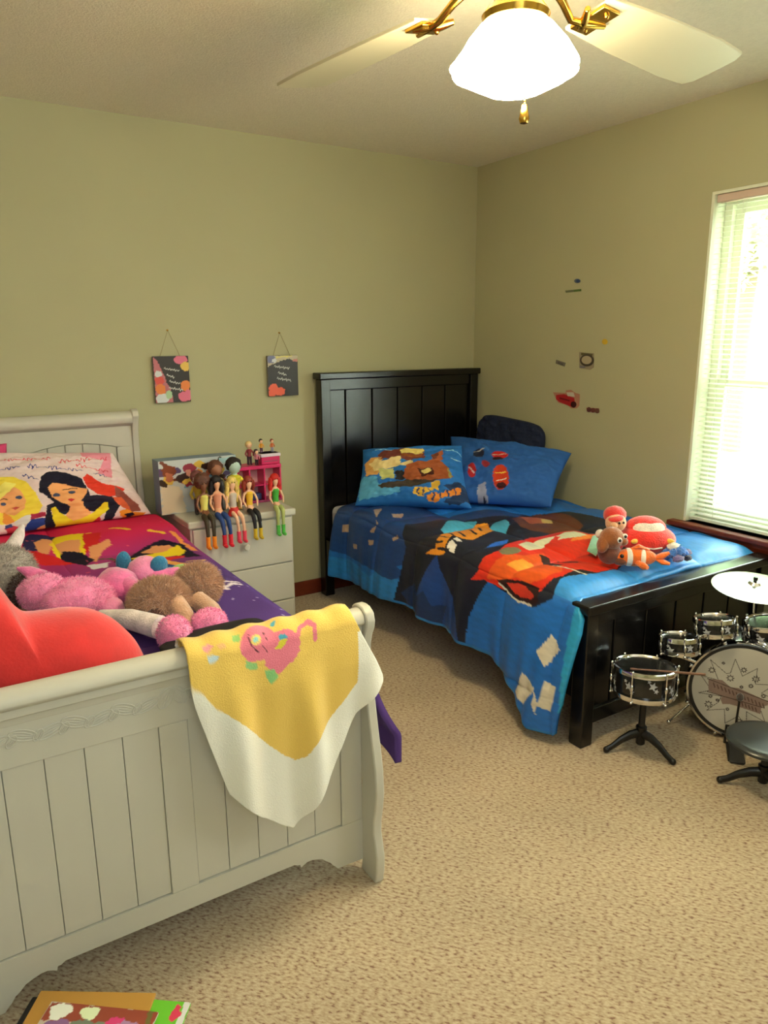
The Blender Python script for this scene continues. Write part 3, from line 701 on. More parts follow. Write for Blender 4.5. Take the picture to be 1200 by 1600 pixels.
tag(grid('comforter', X, col, fleece, thick=.02), 'pink to purple printed fleece comforter spread over the ivory sleigh bed', 'comforter')

# ---- printed pillow on the sleigh bed
def P2(px, py, y): return tuple(at(px, py, 1, y))
qW = [(-70, 848), (238, 806), (174, 710), (-70, 710)]
cW = [P2(-70, 846, -.36), P2(236, 803, -.24), P2(176, 708, -.135), P2(-70, 708, -.15)]
def girlp(u, v):
    c = np.tile(lin((236, 214, 214)), (*u.shape, 1)); H = lambda pts: homog(qW, [(x/5, 690+y/5) for x, y in pts])
    Q = lambda c_, *pts: ('p', H(pts), c_)
    SKp = (244, 172, 110)
    it = [Q((240, 150, 170), (640, 100), (850, 95), (860, 300), (760, 260), (800, 160), (640, 150))]
    # rows of loopy handwriting, too small to read
    for (xa, ya, xb, yb, cc, amp) in ((-250, 170, 420, 160, (226, 60, 80), 14), (470, 190, 830, 150, (226, 60, 80), 18), (600, 200, 840, 250, (226, 60, 80), 14), (-250, 245, 190, 220, (50, 60, 140), 14), (235, 215, 660, 245, (50, 60, 140), 16), (200, 280, 330, 320, (50, 60, 140), 16), (730, 260, 830, 290, (50, 60, 140), 12)):
        n_ = int((xb-xa)/9); pts = [(xa+(xb-xa)*i/n_+math.sin(i*1.9)*4, ya+(yb-ya)*i/n_+amp*math.sin(i*1.55)*(.5+.5*math.sin(i*.37))) for i in range(n_)]
        it.append(('l', H(pts), cc, .0028))
    it += [Q((244, 216, 70), (-200, 560), (-60, 330), (20, 290), (130, 285), (230, 330), (310, 400), (370, 520), (350, 580), (250, 590), (160, 640), (60, 660), (-200, 700)),
           Q(SKp, (-40, 470), (60, 420), (120, 360), (200, 400), (240, 460), (225, 540), (160, 585), (60, 570), (-30, 520)),
           Q((240, 150, 60), (60, 560), (130, 590), (170, 640), (100, 660), (60, 640)),
           Q((250, 236, 120), (-40, 400), (60, 330), (150, 340), (100, 400), (20, 450), (-40, 470)),
           Q((232, 224, 224), (165, 640), (240, 590), (285, 585), (280, 660), (180, 665)),
           Q((170, 40, 70), (290, 575), (400, 570), (410, 600), (290, 630)),
           Q((40, 60, 140), (270, 660), (300, 625), (420, 610), (430, 700), (330, 735), (250, 730)), Q((200, 50, 70), (80, 690), (160, 670), (270, 700), (240, 730), (120, 730)),
           Q((50, 54, 110), (80, 670), (140, 650), (165, 680), (90, 700)), Q(SKp, (370, 690), (430, 660), (440, 720), (380, 730)),
           # dark-haired girl
           Q((24, 22, 44), (330, 350), (345, 290), (400, 255), (470, 250), (600, 285), (650, 310), (700, 400), (720, 440), (860, 440), (920, 460), (960, 480), (940, 560), (930, 650), (870, 655), (860, 560), (720, 560), (620, 560), (560, 590), (440, 560), (480, 620), (540, 700), (450, 720), (410, 640), (405, 510), (460, 490), (400, 430), (340, 400)),
           Q(SKp, (400, 370), (430, 335), (540, 345), (640, 375), (690, 385), (690, 420), (660, 470), (650, 520), (590, 530), (520, 500), (450, 450)),
           Q(SKp, (600, 500), (670, 480), (700, 540), (760, 570), (700, 640), (600, 660), (560, 620)),
           Q((240, 214, 40), (440, 540), (470, 525), (510, 560), (580, 610), (640, 640), (700, 620), (780, 560), (830, 490), (860, 490), (880, 540), (830, 610), (760, 660), (640, 700), (540, 695), (480, 640)),
           Q((206, 44, 60), (640, 700), (760, 660), (830, 605), (860, 640), (800, 690), (700, 700)),
           # red cap shape and the rest at the right edge
           Q((226, 58, 36), (655, 300), (680, 265), (720, 290), (790, 340), (880, 350), (960, 380), (940, 430), (860, 448), (760, 430), (690, 370)),
           Q((150, 80, 70), (880, 350), (950, 400), (1080, 500), (1110, 560), (1040, 570), (980, 480), (900, 440)),
           Q((226, 100, 60), (880, 450), (950, 440), (1010, 500), (1040, 560), (980, 540)),
           Q((240, 150, 40), (960, 560), (1010, 545), (1060, 570), (1150, 570), (1130, 600), (1040, 620), (980, 600)), Q((20, 20, 40), (1000, 590), (1050, 570), (1080, 590), (1030, 605))]
    for (x, y, a_) in ((55, 490, -.1), (180, 440, -.1), (585, 405, -.1), (470, 430, -.1)):
        it.append(('p', H([(x+26*math.cos(q), y+15*math.sin(q)) for q in np.linspace(0, 6.28, 12)[:-1]]), (70, 80, 110)))
    it += [('l', H([(20, 455), (60, 445), (90, 455)]), (90, 60, 30), .003), ('l', H([(520, 385), (580, 370), (620, 380)]), (40, 26, 30), .004), ('p', H([(130, 525), (160, 512), (190, 520), (160, 545)]), (206, 80, 70)), ('p', H([(555, 475), (585, 465), (610, 475), (585, 495)]), (206, 50, 50))]
    return paint(u+wob(u, v, .0015, 60, 1), v+wob(u, v, .0015, 60, 4), c, it)
pillow('pillow', cW, .13, girlp, 'pillow printed with a blonde and a dark-haired cartoon girl, on the sleigh bed', n=260, pinch=.03)
# small pink pillow corner behind it at the left edge of the view
pz = at(15, 712, 1, -.11)
pillow('pillow', [(pz[0]-.40, -.13, .70), (pz[0]-.01, -.13, .70), (pz[0]-.005, -.10, 1.015), (pz[0]-.40, -.10, 1.02)], .05, solid((214, 70, 120)), 'bright pink pillow showing behind the cartoon girl pillow', n=40)

# ---- yellow blanket with cream border over the footboard
xb = np.linspace(-2.578, -2.085, 150); nvb = 220
low = np.interp(xb, [-2.578, -2.573, -2.546, -2.509, -2.44, -2.348, -2.30, -2.24, -2.165, -2.105, -2.09, -2.085], [.70, .66, .555, .425, .345, .264, .315, .401, .525, .585, .60, .615])
path = [(-2.02, .615), (-2.06, .66), (-2.095, .73), (-2.112, .772)]+[(-2.150-.048*math.cos(t), .752+.043*math.sin(t)) for t in np.linspace(math.pi*.8, 0, 14)]+[(-2.203, .72), (-2.208, .66), (-2.215, .25)]
pl = np.array(path); seg = np.r_[0, np.cumsum(np.linalg.norm(np.diff(pl, axis=0), axis=1))]
X = np.zeros((len(xb), nvb, 3))
s_front = seg[-3]
for i, x in enumerate(xb):
    L_ = s_front+(.72-low[i]); s = np.linspace(.0, L_, nvb)
    yv_ = np.interp(s, seg, pl[:, 0]); zv_ = np.where(s > s_front, .72-(s-s_front), np.interp(s, seg, pl[:, 1]))
    X[i, :, 0] = x; X[i, :, 1] = yv_; X[i, :, 2] = zv_
xm_ = np.interp(X[..., 2], [.60, .70, .78], [-2.085, -2.125, -2.158])*(X[..., 1] < -2.15)+(-2.155)*(X[..., 1] >= -2.15)
X[..., 0] = -2.578+(X[..., 0]+2.578)*(xm_+2.578)/(-2.085+2.578)
Ub, Zb = X[..., 0].copy(), X[..., 2].copy()
hang = smooth01((.76-Zb)/.25)*(X[..., 1] < -2.15)
X[..., 1] -= hang*(.010+.014*np.sin(Ub*34+2+Zb*4)+.006*np.sin(Ub*71+1))*1.0
topr = (1-hang)*.003*np.sin(Ub*80); X[..., 2] += topr
Wz = Zb+.45*(np.minimum(X[..., 1], -2.10)+2.21); Wx = Ub-.60*(X[..., 1]+2.21)*(X[..., 1] > -2.2)
YB = -2.21
def BP(c, pts): return ('p', [(at(x, y, 1, YB)[0], at(x, y, 1, YB)[2]) for x, y in pts], c)
def BL_(c, pts, wd): return ('l', [(at(x, y, 1, YB)[0], at(x, y, 1, YB)[2]) for x, y in pts], c, wd)
def BE(c, x, y, rx, ry): return BP(c, [(x+rx*math.cos(t), y+ry*math.sin(t)) for t in np.linspace(0, 6.28, 20)[:-1]])
cb = lambda x, y: (280+x*.3, 940+y*.3)
def CB(*pts): return [cb(*p) for p in pts]
col = np.tile(lin((246, 246, 236)), (*Ub.shape, 1))
YW = (240, 204, 100); PK = (236, 126, 150)
its = [BP(YW, [(255, 900), (556, 930), (562, 975), (558, 1065), (540, 1090), (500, 1140), (475, 1180), (462, 1187), (440, 1178), (380, 1135), (335, 1105), (318, 1085), (255, 1060)]),
 BP(PK, CB((480, 160), (560, 150), (620, 170), (635, 250), (600, 310), (520, 370), (450, 335), (470, 220))), BE(PK, 402, 1006, 31, 28),
 BL_(PK, CB((610, 190), (620, 130), (660, 108), (700, 130), (705, 200)), .0055),
 BP((150, 200, 110), CB((250, 180), (290, 170), (305, 205), (265, 215))), BP((150, 205, 130), CB((350, 300), (415, 330), (410, 355), (355, 345))), BP((140, 205, 130), CB((450, 360), (500, 345), (515, 390), (480, 425), (460, 400))),
 BP((226, 214, 60), CB((490, 240), (530, 195), (560, 205), (530, 245))), BP((70, 170, 200), CB((510, 175), (545, 175), (560, 195), (515, 200))), BP((80, 170, 190), CB((455, 115), (480, 105), (485, 130), (460, 130))),
 BE((240, 214, 120), 397, 1002, 8, 8), BE((150, 220, 220), 397, 1002, 4, 4), BE((60, 30, 40), 408, 991, 1.5, 1.5), BE((60, 30, 40), 413, 998, 1.5, 1.5),
 BL_((90, 30, 50), CB((345, 180), (370, 235), (405, 270)), .0012), BL_((90, 30, 50), CB((430, 235), (455, 265)), .001),
 BP((240, 160, 170), CB((100, 240), (130, 222), (160, 235), (140, 262), (110, 262))), BP((200, 224, 236), CB((135, 285), (165, 275), (200, 290), (185, 315), (145, 318))), BP((240, 190, 130), CB((180, 235), (215, 225), (235, 245), (205, 262)))]
col = paint(Wx, Wz, col, its)
bm_ = mat('knit_blanket', vcol=True, rough=.9, bump=.6, bs=330, dist=.003, sheen=.3)
tag(grid('baby_blanket', X, col, bm_, thick=.004, off=0), 'yellow knit baby blanket with cream border and pink cat, hung over footboard', 'blanket')

# ================================================================== plush helpers
def plushmat(name, rgb, rough=.9): return mat(name, rgb, rough, var=.18, vs=35, bump=.8, bs=160, dist=.004, sheen=.6)
def fur(parent, balls, n, length, m, name='fur'):
    v = []; f = []; off = Vector((0, 0, 0)); p = parent
    while p is not None: off += Vector(p.location); p = p.parent
    tot = sum(b[1][0]*b[1][1] for b in balls)
    for c, r, M in balls:
        for k in range(int(n*r[0]*r[1]/tot)):
            d = rng.normal(size=3); d /= np.linalg.norm(d)
            P_ = Vector((d[0]*r[0], d[1]*r[1], d[2]*r[2])); N_ = Vector((d[0]/r[0], d[1]/r[1], d[2]/r[2])).normalized()
            if M is not None: P_ = M @ P_; N_ = (M.to_3x3() @ N_)
            P_ = P_+Vector(c)-off; j = Vector(rng.normal(size=3)*.45); t_ = (N_+j+Vector((0, 0, -.25))).normalized()
            s_ = N_.cross(Vector(rng.normal(size=3))).normalized()*.0013; i0 = len(v)
            v += [tuple(P_-s_), tuple(P_+s_), tuple(P_+t_*length*rng.uniform(.6, 1.2))]; f.append((i0, i0+1, i0+2))
    me = bpy.data.meshes.new(name); me.from_pydata(v, [], f); o = bpy.data.objects.new(name, me); C.objects.link(o); me.materials.append(m)
    o.parent = parent; o['kind'] = 'stuff'; return o
def rot(x=0, y=0, z=0): return Matrix.Rotation(math.radians(z), 4, 'Z') @ Matrix.Rotation(math.radians(y), 4, 'Y') @ Matrix.Rotation(math.radians(x), 4, 'X')
def eye(parent, c, r=.006, m=None): return MB().ball(c, r, seg=10, rings=6).build('eye', m or mat('eye_black', (12, 12, 14), .1), parent)

# ---- big red heart cushion behind the footboard
out = [(-2.625, .655), (-2.615, .72), (-2.635, .775), (-2.675, .83), (-2.72, .862), (-2.77, .874), (-2.82, .876), (-2.865, .880), (-2.885, .905), (-2.905, .95), (-2.94, .99), (-2.99, 1.01), (-3.05, .99), (-3.085, .93), (-3.09, .85), (-3.06, .76), (-3.0, .69), (-2.92, .64), (-2.82, .615), (-2.70, .615)]
oc = np.array(out); n = len(out); tt = np.linspace(0, n, 120, endpoint=False)
oo = np.stack([np.interp(tt, np.arange(n+1), np.r_[oc[:, k], oc[0, k]]) for k in range(2)], 1)
for _ in range(3): oo = (oo+np.roll(oo, 1, 0)+np.roll(oo, -1, 0))/3
cen = np.array([-2.85, .79]); rings = 16; X = np.zeros((rings*2+1, 121, 3))
for i in range(rings*2+1):
    th = -math.pi/2+math.pi*i/(rings*2); s = math.cos(th)**.75 if abs(th) < math.pi/2-1e-6 else 0; h = math.sin(th)
    q = cen+(oo-cen)*s; q = np.vstack([q, q[:1]])
    d_ = np.linalg.norm(np.vstack([oo, oo[:1]])-cen, axis=1)
    X[i, :, 0] = q[:, 0]; X[i, :, 2] = q[:, 1]-.022; X[i, :, 1] = -1.985+h*.10+(q[:, 1]-.6)*.10
heartm = mat('red_plush', (216, 40, 38), .85, var=.12, vs=14, bump=.4, bs=160, dist=.002, sheen=.5)
tag(grid('heart_cushion', X, None, heartm), 'large red plush heart cushion propped behind the ivory footboard', 'cushion')

# ---- plush toys on the sleigh bed (z = bed top)
ZB2 = .605
def plush(name, label, loc, spec, furspec=None, cat='plush toy'):
    t = thing(name, label, cat, loc)
    for nm, m, prim in spec:
        b_ = MB()
        for pr in prim:
            if pr[0] == 'b': b_.ball(Vector(loc)+Vector(pr[1]), pr[2], pr[3] if len(pr) > 3 else None, seg=22, rings=14, bumpy=.08)
            else: b_.tube([Vector(loc)+Vector(q) for q in pr[1]], pr[2], 12)
        b_.build(nm, m, t)
    if furspec:
        for balls, n, ln, m in furspec: fur(t, [(Vector(loc)+Vector(c), r, M) for c, r, M in balls], n, ln, m)
    return t
pinkp = plushmat('pink_plush', (252, 150, 198)); pinkd = plushmat('deep_pink_plush', (238, 118, 176)); brownp = plushmat('brown_plush', (200, 156, 124))
palep = plushmat('pale_plush', (240, 226, 226)); bluep_ = plushmat('teal_felt', (40, 120, 160)); limep = plushmat('lime_felt', (150, 205, 80)); yelp = plushmat('yellow_felt', (226, 206, 50))
L1 = (-2.665, -1.36, ZB2)
plush('plush_pig', 'sparkly bright pink plush pig lying behind the red heart cushion', L1, [
    ('body', pinkp, [('b', (.0, 0, .065), (.115, .10, .066), rot(z=-20))]),
    ('head', pinkp, [('b', (-.085, .04, .095), (.070, .06, .058)), ('b', (-.13, .045, .105), (.032, .03, .026))]),
    ('ear', pinkd, [('t', [(-.08, .07, .13), (-.115, .085, .155), (-.145, .09, .17)], [.028, .018, .004])]),
    ('leg', pinkp, [('b', (.085, -.07, .04), (.04, .05, .038))]), ('leg', pinkp, [('b', (-.06, -.09, .04), (.045, .04, .038))])],
    [([((0, 0, .065), (.115, .10, .066), rot(z=-20)), ((-.085, .04, .095), (.07, .06, .058), None)], 9000, .010, pinkp)])
L2 = (-2.50, -1.28, ZB2)
plush('plush_monkey', 'pink long-limbed plush toy with blue, lime and yellow paws', L2, [
    ('body', pinkd, [('b', (-.03, -.03, .07), (.062, .075, .062), rot(z=30))]),
    ('head', pinkp, [('b', (.085, .075, .075), (.058, .05, .05))]),
    ('arm', pinkd, [('t', [(-.01, -.06, .085), (.02, -.14, .07), (.035, -.22, .055)], [.032, .026, .024])]),
    ('arm', pinkd, [('t', [(.09, .05, .06), (.14, .03, .06), (.19, .03, .06)], [.026, .024, .022])]),
    ('paw', yelp, [('b', (.04, -.245, .05), (.024, .028, .024))]), ('paw', limep, [('b', (.20, .04, .062), (.038, .026, .024))]),
    ('ear', bluep_, [('b', (.03, .13, .10), (.026, .014, .038))]), ('ear', bluep_, [('b', (.125, .035, .10), (.030, .014, .030), rot(y=30))])])
L3 = (-2.40, -1.52, ZB2)
plush('plush_bear', 'fluffy brown plush bear lying on its side, dark face', L3, [
    ('body', brownp, [('b', (-.06, -.02, .075), (.085, .085, .066), rot(z=20))]),
    ('head', brownp, [('b', (.085, .06, .075), (.072, .07, .066))]),
    ('muzzle', plushmat('dark_brown_plush', (74, 40, 32)), [('b', (-.09, -.095, .055), (.036, .022, .030))]),
    ('leg', brownp, [('t', [(-.03, -.08, .08), (-.02, -.14, .06), (-.025, -.19, .03)], [.032, .026, .026])]),
    ('leg', brownp, [('t', [(.05, -.04, .06), (.07, -.10, .045), (.06, -.17, .035)], [.032, .03, .032])])],
    [([((-.06, -.02, .075), (.085, .085, .066), rot(z=20)), ((.085, .06, .075), (.072, .07, .066), None)], 20000, .019, brownp)])
L4 = (-2.455, -1.73, ZB2)
plush('plush_slipper', 'pair of sparkly pink fuzzy paws with white cuffs beside the heart cushion', L4, [
    ('body', palep, [('t', [(-.17, .22, .05), (-.11, .13, .06), (-.05, .03, .055)], [.022, .030, .034])]),
    ('paw', pinkp, [('b', (-.03, -.04, .055), (.045, .055, .050))]), ('paw', pinkp, [('b', (.085, .01, .045), (.052, .045, .042))])],
    [([((-.03, -.04, .055), (.045, .055, .05), None), ((.085, .01, .045), (.052, .045, .042), None)], 5000, .008, pinkp)])
greyp = plushmat('grey_plush', (176, 166, 156))
L5 = (-2.80, -1.12, ZB2)
plush('plush_dog', 'shaggy grey and dark brown plush dog at the left edge', L5, [
    ('body', greyp, [('b', (-.03, .02, .10), (.09, .09, .10))]), ('head', plushmat('dark_brown_plush', (74, 40, 32)), [('b', (.02, -.10, .08), (.055, .05, .055))]),
    ('ear', palep, [('t', [(-.0, .06, .18), (.03, .08, .22), (.045, .10, .245)], [.026, .018, .006])])],
    [([((-.03, .02, .1), (.09, .09, .1), None)], 6000, .018, greyp), ([((.02, -.1, .08), (.055, .05, .055), None)], 2500, .014, MATS['dark_brown_plush'])])
pz = at(58, 942, 2, ZB2+.03)
tag(MB().box(pz[0]-.05, pz[0]+.05, pz[1]-.04, pz[1]+.05, ZB2-.003, ZB2+.05).build('toy_box', mat('tan_card', (186, 150, 112), .8), None, bevel=.006), 'small tan box between the grey plush dog and the pink pig', 'box')
pz = at(65, 913, 2, ZB2+.04)
tag(MB().ball((pz[0], pz[1], ZB2+.028), (.035, .028, .028)).build('toy_ball', limep, None), 'lime green fabric ball behind the tan box', 'ball')
pz = at(322, 968, 2, ZB2+.03)
pg = thing('plush_bird', 'tiny orange and white plush bird beside the brown bear', 'plush toy', (pz[0], pz[1], ZB2-.003))
MB().ball((pz[0], pz[1], ZB2+.026), (.022, .03, .028)).build('body', palep, pg)
MB().tube([(pz[0]+.012, pz[1], ZB2+.03), (pz[0]+.03, pz[1]+.004, ZB2+.03), (pz[0]+.052, pz[1]+.01, ZB2+.035)], [.018, .014, .003], 10).build('beak', plushmat('orange_felt', (240, 140, 30)), pg)
# black strap by the footboard
pts = [at(x, y, 2, ZB2+.045) for x, y in ((250, 1016), (275, 1004), (305, 993), (345, 985), (400, 975))]
v = []; f = []
for i, p in enumerate(pts):
    wz = .05*(math.sin((i+.6)/5*math.pi)+.25)
    for t_ in (-1, 0, 1): v.append((p[0]+.01*t_, p[1]-.06*t_-.05, ZB2+.05+.012*(1-t_*t_)+.004*i))
for i in range(len(pts)-1):
    for t_ in range(2): a_ = i*3+t_; f.append((a_, a_+1, a_+4, a_+3))
bs_ = MB().add(v, f).build('black_bag', mat('black_cloth', (22, 20, 24), .9), None, sub=2)
s_ = bs_.modifiers.new('solid', 'SOLIDIFY'); s_.thickness = .05; s_.offset = -1
tag(bs_, 'flat black cloth bag tucked between the comforter and the yellow blanket', 'bag')

# ================================================================== NIGHTSTAND
NX0, NX1, NY = -2.035, -1.508, -.50
nsd = thing('nightstand', 'ivory three-drawer nightstand with round knobs between the two beds', 'nightstand', ((NX0+NX1)/2, -.26, 0))
zt_ = .650
MB().box(NX0+.008, NX1-.008, NY+.015, -.02, .06, zt_-.035).build('body', wood_white, nsd, smooth=False, bevel=.003)
MB().box(NX0-.004, NX1+.004, NY-.006, -.016, zt_-.035, zt_).build('top', wood_white, nsd, smooth=False, bevel=.008, bseg=3)
MB().box(NX0+.0, NX1-.0, NY+.008, -.018, 0, .085).build('plinth', wood_white, nsd, smooth=False, bevel=.005)
z1_ = at(457, 877, 1, NY)[2]; z2_ = at(464, 933, 1, NY)[2]
for z0, z1 in ((z1_+.003, zt_-.042), (z2_+.003, z1_-.003), (.09, z2_-.003)):
    if z1-z0 < .04: continue
    d = MB().box(NX0+.018, NX1-.018, NY, NY+.02, z0, z1).build('drawer', wood_white, nsd, smooth=False, bevel=.004, bseg=3)
    for xk in ((NX0+NX1)/2,):
        Mk = Matrix.Translation((xk, NY, (z0+z1)/2)) @ Matrix.Rotation(math.radians(90), 4, 'X')
        MB().lathe([(.007, 0), (.007, .008), (.013, .014), (.016, .021), (.013, .028), (0, .031)], 18, Mk).build('knob', wood_white, d)
# ---- printed carton at the back
qB = [at(245, 722, 1, -.30), at(368, 712, 1, -.30)]
bx0, bx1 = qB[0][0]+.005, qB[1][0]; bz1 = .905
u, v = np.meshgrid(np.linspace(0, 1, 150), np.linspace(0, 1, 100), indexing='ij')
c = np.tile(lin((196, 204, 206)), (*u.shape, 1)); rs = np.random.default_rng(4); its = [('p', [(0, .55), (.0, .0), (.3, 0), (.25, .5)], (226, 214, 190))]
pal = [(120, 60, 40), (150, 40, 60), (226, 190, 80), (70, 50, 50), (120, 170, 190), (210, 120, 90), (90, 70, 110), (60, 40, 30), (230, 150, 60)]
for k in range(34):
    its.append(('e', (rs.uniform(0, 1), rs.uniform(.45, .95)), (rs.uniform(.02, .07), rs.uniform(.04, .12)), pal[rs.integers(len(pal))], rs.uniform(0, 3)))
its += [('e', (.12, .8), (.08, .12), (130, 60, 30)), ('e', (.13, .7), (.05, .1), (190, 110, 80)), ('e', (.38, .82), (.08, .1), (150, 50, 70)), ('e', (.38, .74), (.04, .07), (200, 140, 120)), ('e', (.62, .84), (.09, .08), (60, 36, 30)), ('p', [(.75, .96), (1, .98), (1, .86), (.8, .86)], (170, 205, 215))]
c = paint(u+wob(u, v, .012, 25, 1), v+wob(u, v, .012, 25, 3), c, its)
carton = thing('toy_carton', 'wide flat toy carton with pictures of dolls, on the nightstand back', 'box', ((bx0+bx1)/2, -.2, zt_))
X = np.stack([bx0+(bx1-bx0)*u, np.full_like(u, -.3005), zt_+.001+(bz1-zt_-.001)*v], -1)
MB().box(bx0, bx1, -.30, -.20, zt_+.001, bz1).build('carton_body', mat('carton_board', (120, 140, 165), .6), carton, smooth=False, bevel=.001)
grid('printed_front', X, c, mat('printed_card', vcol=True, rough=.35), carton)
# ---- pink dollhouse set
def bxp(px, py, y=-.30): return at(px, py, 1, y)
dx0, dx1 = bxp(372, 760)[0], bxp(441, 780)[0]; dzt = bxp(405, 733)[2]; dzt2 = bxp(432, 708)[2]
dh = thing('toy_dollhouse', 'pink and white open toy dollhouse on the nightstand', 'dollhouse', ((dx0+dx1)/2, -.25, zt_))
hp_ = mat('hot_pink_plastic', (206, 36, 100), .35); pp = mat('pale_pink_plastic', (240, 196, 200), .4)
MB().box(dx0, dx1, -.215, -.20, zt_+.001, dzt).build('back_panel', pp, dh, smooth=False)
xs_ = [dx0, bxp(390, 760)[0], bxp(413, 760)[0], dx1-.008]
for x in xs_: MB().box(x, x+.008, -.30, -.215, zt_+.001, dzt).build('side_wall', hp_, dh, smooth=False, bevel=.001)
MB().box(dx0, dx1, -.305, -.2, dzt, dzt+.018).build('roof', hp_, dh, smooth=False, bevel=.003)
MB().box(dx0, dx1, -.302, -.215, zt_+.001, zt_+.013).build('floor_panel', mat('plum_plastic', (150, 36, 90), .4), dh, smooth=False, bevel=.002)
zmid = (zt_+dzt)/2
MB().box(dx0+.008, dx1-.008, -.295, -.215, zmid, zmid+.006).build('shelf', hp_, dh, smooth=False)
x2 = bxp(410, 720)[0]
MB().box(x2, dx1, -.29, -.21, dzt+.018, dzt2).build('loft', hp_, dh, smooth=False, bevel=.003)
MB().box(x2+.012, dx1-.012, -.2925, -.289, dzt+.035, dzt2-.04).build('loft_window', mat('grey_plastic', (120, 84, 96), .4), dh, smooth=False)
MB().box(x2-.004, dx1+.003, -.296, -.206, dzt2-.016, dzt2).build('loft_top', mat('lilac_plastic', (226, 214, 232), .4), dh, smooth=False, bevel=.002)
MB().box(xs_[1]+.014, xs_[2]-.008, -.28, -.25, zt_+.013, zt_+.045).build('toy_bed', mat('navy_plastic', (40, 50, 110), .4), dh, smooth=False, bevel=.003)

# ================================================================== DOLLS
def limb(parent, name, m, pts, rad, edges=None, sub=1):
    off = Vector((0, 0, 0)); p = parent
    while p is not None: off += Vector(p.location); p = p.parent
    me = bpy.data.meshes.new(name); e = edges or [(i, i+1) for i in range(len(pts)-1)]
    me.from_pydata([tuple(Vector(q)-off) for q in pts], e, [])
    o = bpy.data.objects.new(name, me); C.objects.link(o); me.materials.append(m); o.parent = parent
    s = o.modifiers.new('skin', 'SKIN'); s.use_smooth_shade = True
    for i, r in enumerate(rad):
        sv = me.skin_vertices[0].data[i]; sv.radius = (r, r) if not hasattr(r, '__len__') else r
    me.skin_vertices[0].data[0].use_root = True
    b = o.modifiers.new('sub', 'SUBSURF'); b.levels = sub; b.render_levels = sub
    return o
def mm_(n, rgb, rough=.6): return mat('doll_'+n, rgb, rough)
def doll(name, label, px, py, hair, hairc, skin, top, pants, boots, longhair=.07, turn=0, s=1.0, dz=0, afro=False, lift=.0, legdx=.0):
    """seated on the nightstand's front edge, shins hanging"""
    p = at(px, 800, 1, NY-.0); x = p[0]; o = (x, NY+.02, zt_)
    t = thing(name, label, 'doll', o, 'fashion dolls sitting on the nightstand edge')
    ms = mm_(skin[0], skin[1], .45); H = lambda a, b, c: (o[0]+a*s, o[1]+b*s, o[2]+c*s)
    # one continuous body: pelvis, chest, neck, head, arms, legs
    V = [H(0, -.005, .018), H(0, .0, .055), H(0, .0, .095), H(0, -.002, .112), H(0, -.004, .135), H(0, -.004, .158),
         H(-.024, 0, .094), H(-.034, -.012, .062), H(-.026, -.03, .035), H(.024, 0, .094), H(.034, -.012, .062), H(.026, -.03, .035),
         H(-.013, -.035, .014), H(-.013+legdx*.5, -.058, .004), H(-.012+legdx, -.062, -.045), H(-.012+legdx, -.062, -.085),
         H(.013, -.035, .014), H(.013+legdx*.5, -.058, .004), H(.014+legdx, -.062, -.045), H(.014+legdx, -.062, -.085)]
    Rr = [.016, .012, .015, .006, .016, .015, .006, .005, .004, .006, .005, .004, .011, .009, .007, .005, .011, .009, .007, .005]
    E = [(0, 1), (1, 2), (2, 3), (3, 4), (4, 5), (2, 6), (6, 7), (7, 8), (2, 9), (9, 10), (10, 11), (0, 12), (12, 13), (13, 14), (14, 15), (0, 16), (16, 17), (17, 18), (18, 19)]
    limb(t, 'body', ms, V, [r*s for r in Rr], E, 1)
    MB().lathe([(.0165*s, .034*s), (.014*s, .055*s), (.0175*s, .078*s), (.0185*s, .095*s), (.012*s, .102*s)], 16, Matrix.Translation(o)).build('top', mm_(top[0], top[1]), t)
    if pants:
        pm = mm_(pants[0], pants[1])
        if pants[2] == 'skirt': MB().lathe([(.030*s, .004*s), (.024*s, .022*s), (.017*s, .038*s)], 18, Matrix.Translation((o[0], o[1]-.012*s, o[2]))).build('skirt', pm, t)
        else:
            for sx in (-1, 1):
                limb(t, 'trouser_leg', pm, [H(sx*.008, -.008, .02), H(sx*.013, -.036, .015), H(sx*.013+legdx*.5, -.060, .004), H(sx*.013+legdx, -.063, -.045), H(sx*.013+legdx, -.063, -.066)], [.0155*s, .0135*s, .011*s, .0085*s, .0075*s])
    for sx in (-1, 1):
        q = H(sx*.013+legdx, -.063, 0)
        MB().lathe([(.0095*s, -.060*s), (.0085*s, -.085*s), (.0095*s, -.104*s)], 12, Matrix.Translation((q[0], q[1], o[2]))).ball((q[0], q[1]-.009*s, o[2]-.104*s), (.0085*s, .019*s, .008*s), seg=12, rings=8).build('boot', mm_(boots[0], boots[1], .4), t)
    hm_ = mat('doll_hair_'+hair, hairc, .55, var=.3, vs=60, bump=.6, bs=200)
    hb = MB(); hc = H(0, .004, .152); 
    if afro: hb.ball(H(0, .012, .158), (.033*s, .026*s, .033*s), bumpy=.25, fr=12)
    else:
        hb.ball(hc, (.0225*s, .021*s, .022*s), bumpy=.1)
        for k in range(9):
            a_ = math.radians(-10+k*25); r0 = .019*s
            q = [(hc[0]+r0*math.cos(a_), hc[1]+r0*math.sin(a_)*.9, hc[2]), (hc[0]+1.25*r0*math.cos(a_), hc[1]+1.2*r0*math.sin(a_), hc[2]-longhair*.5), (hc[0]+1.1*r0*math.cos(a_), hc[1]+1.1*r0*math.sin(a_), hc[2]-longhair)]
            hb.tube(q, [.009*s, .010*s, .003*s], 8)
    hb.build('hair', hm_, t)
    for sx in (-1, 1): eye(t, H(sx*.006, -.0185, .150), .0022*s)
    return t
S1 = ('skin_brown', (130, 82, 56)); S2 = ('skin_tan', (226, 168, 130)); S3 = ('skin_fair', (240, 190, 156))
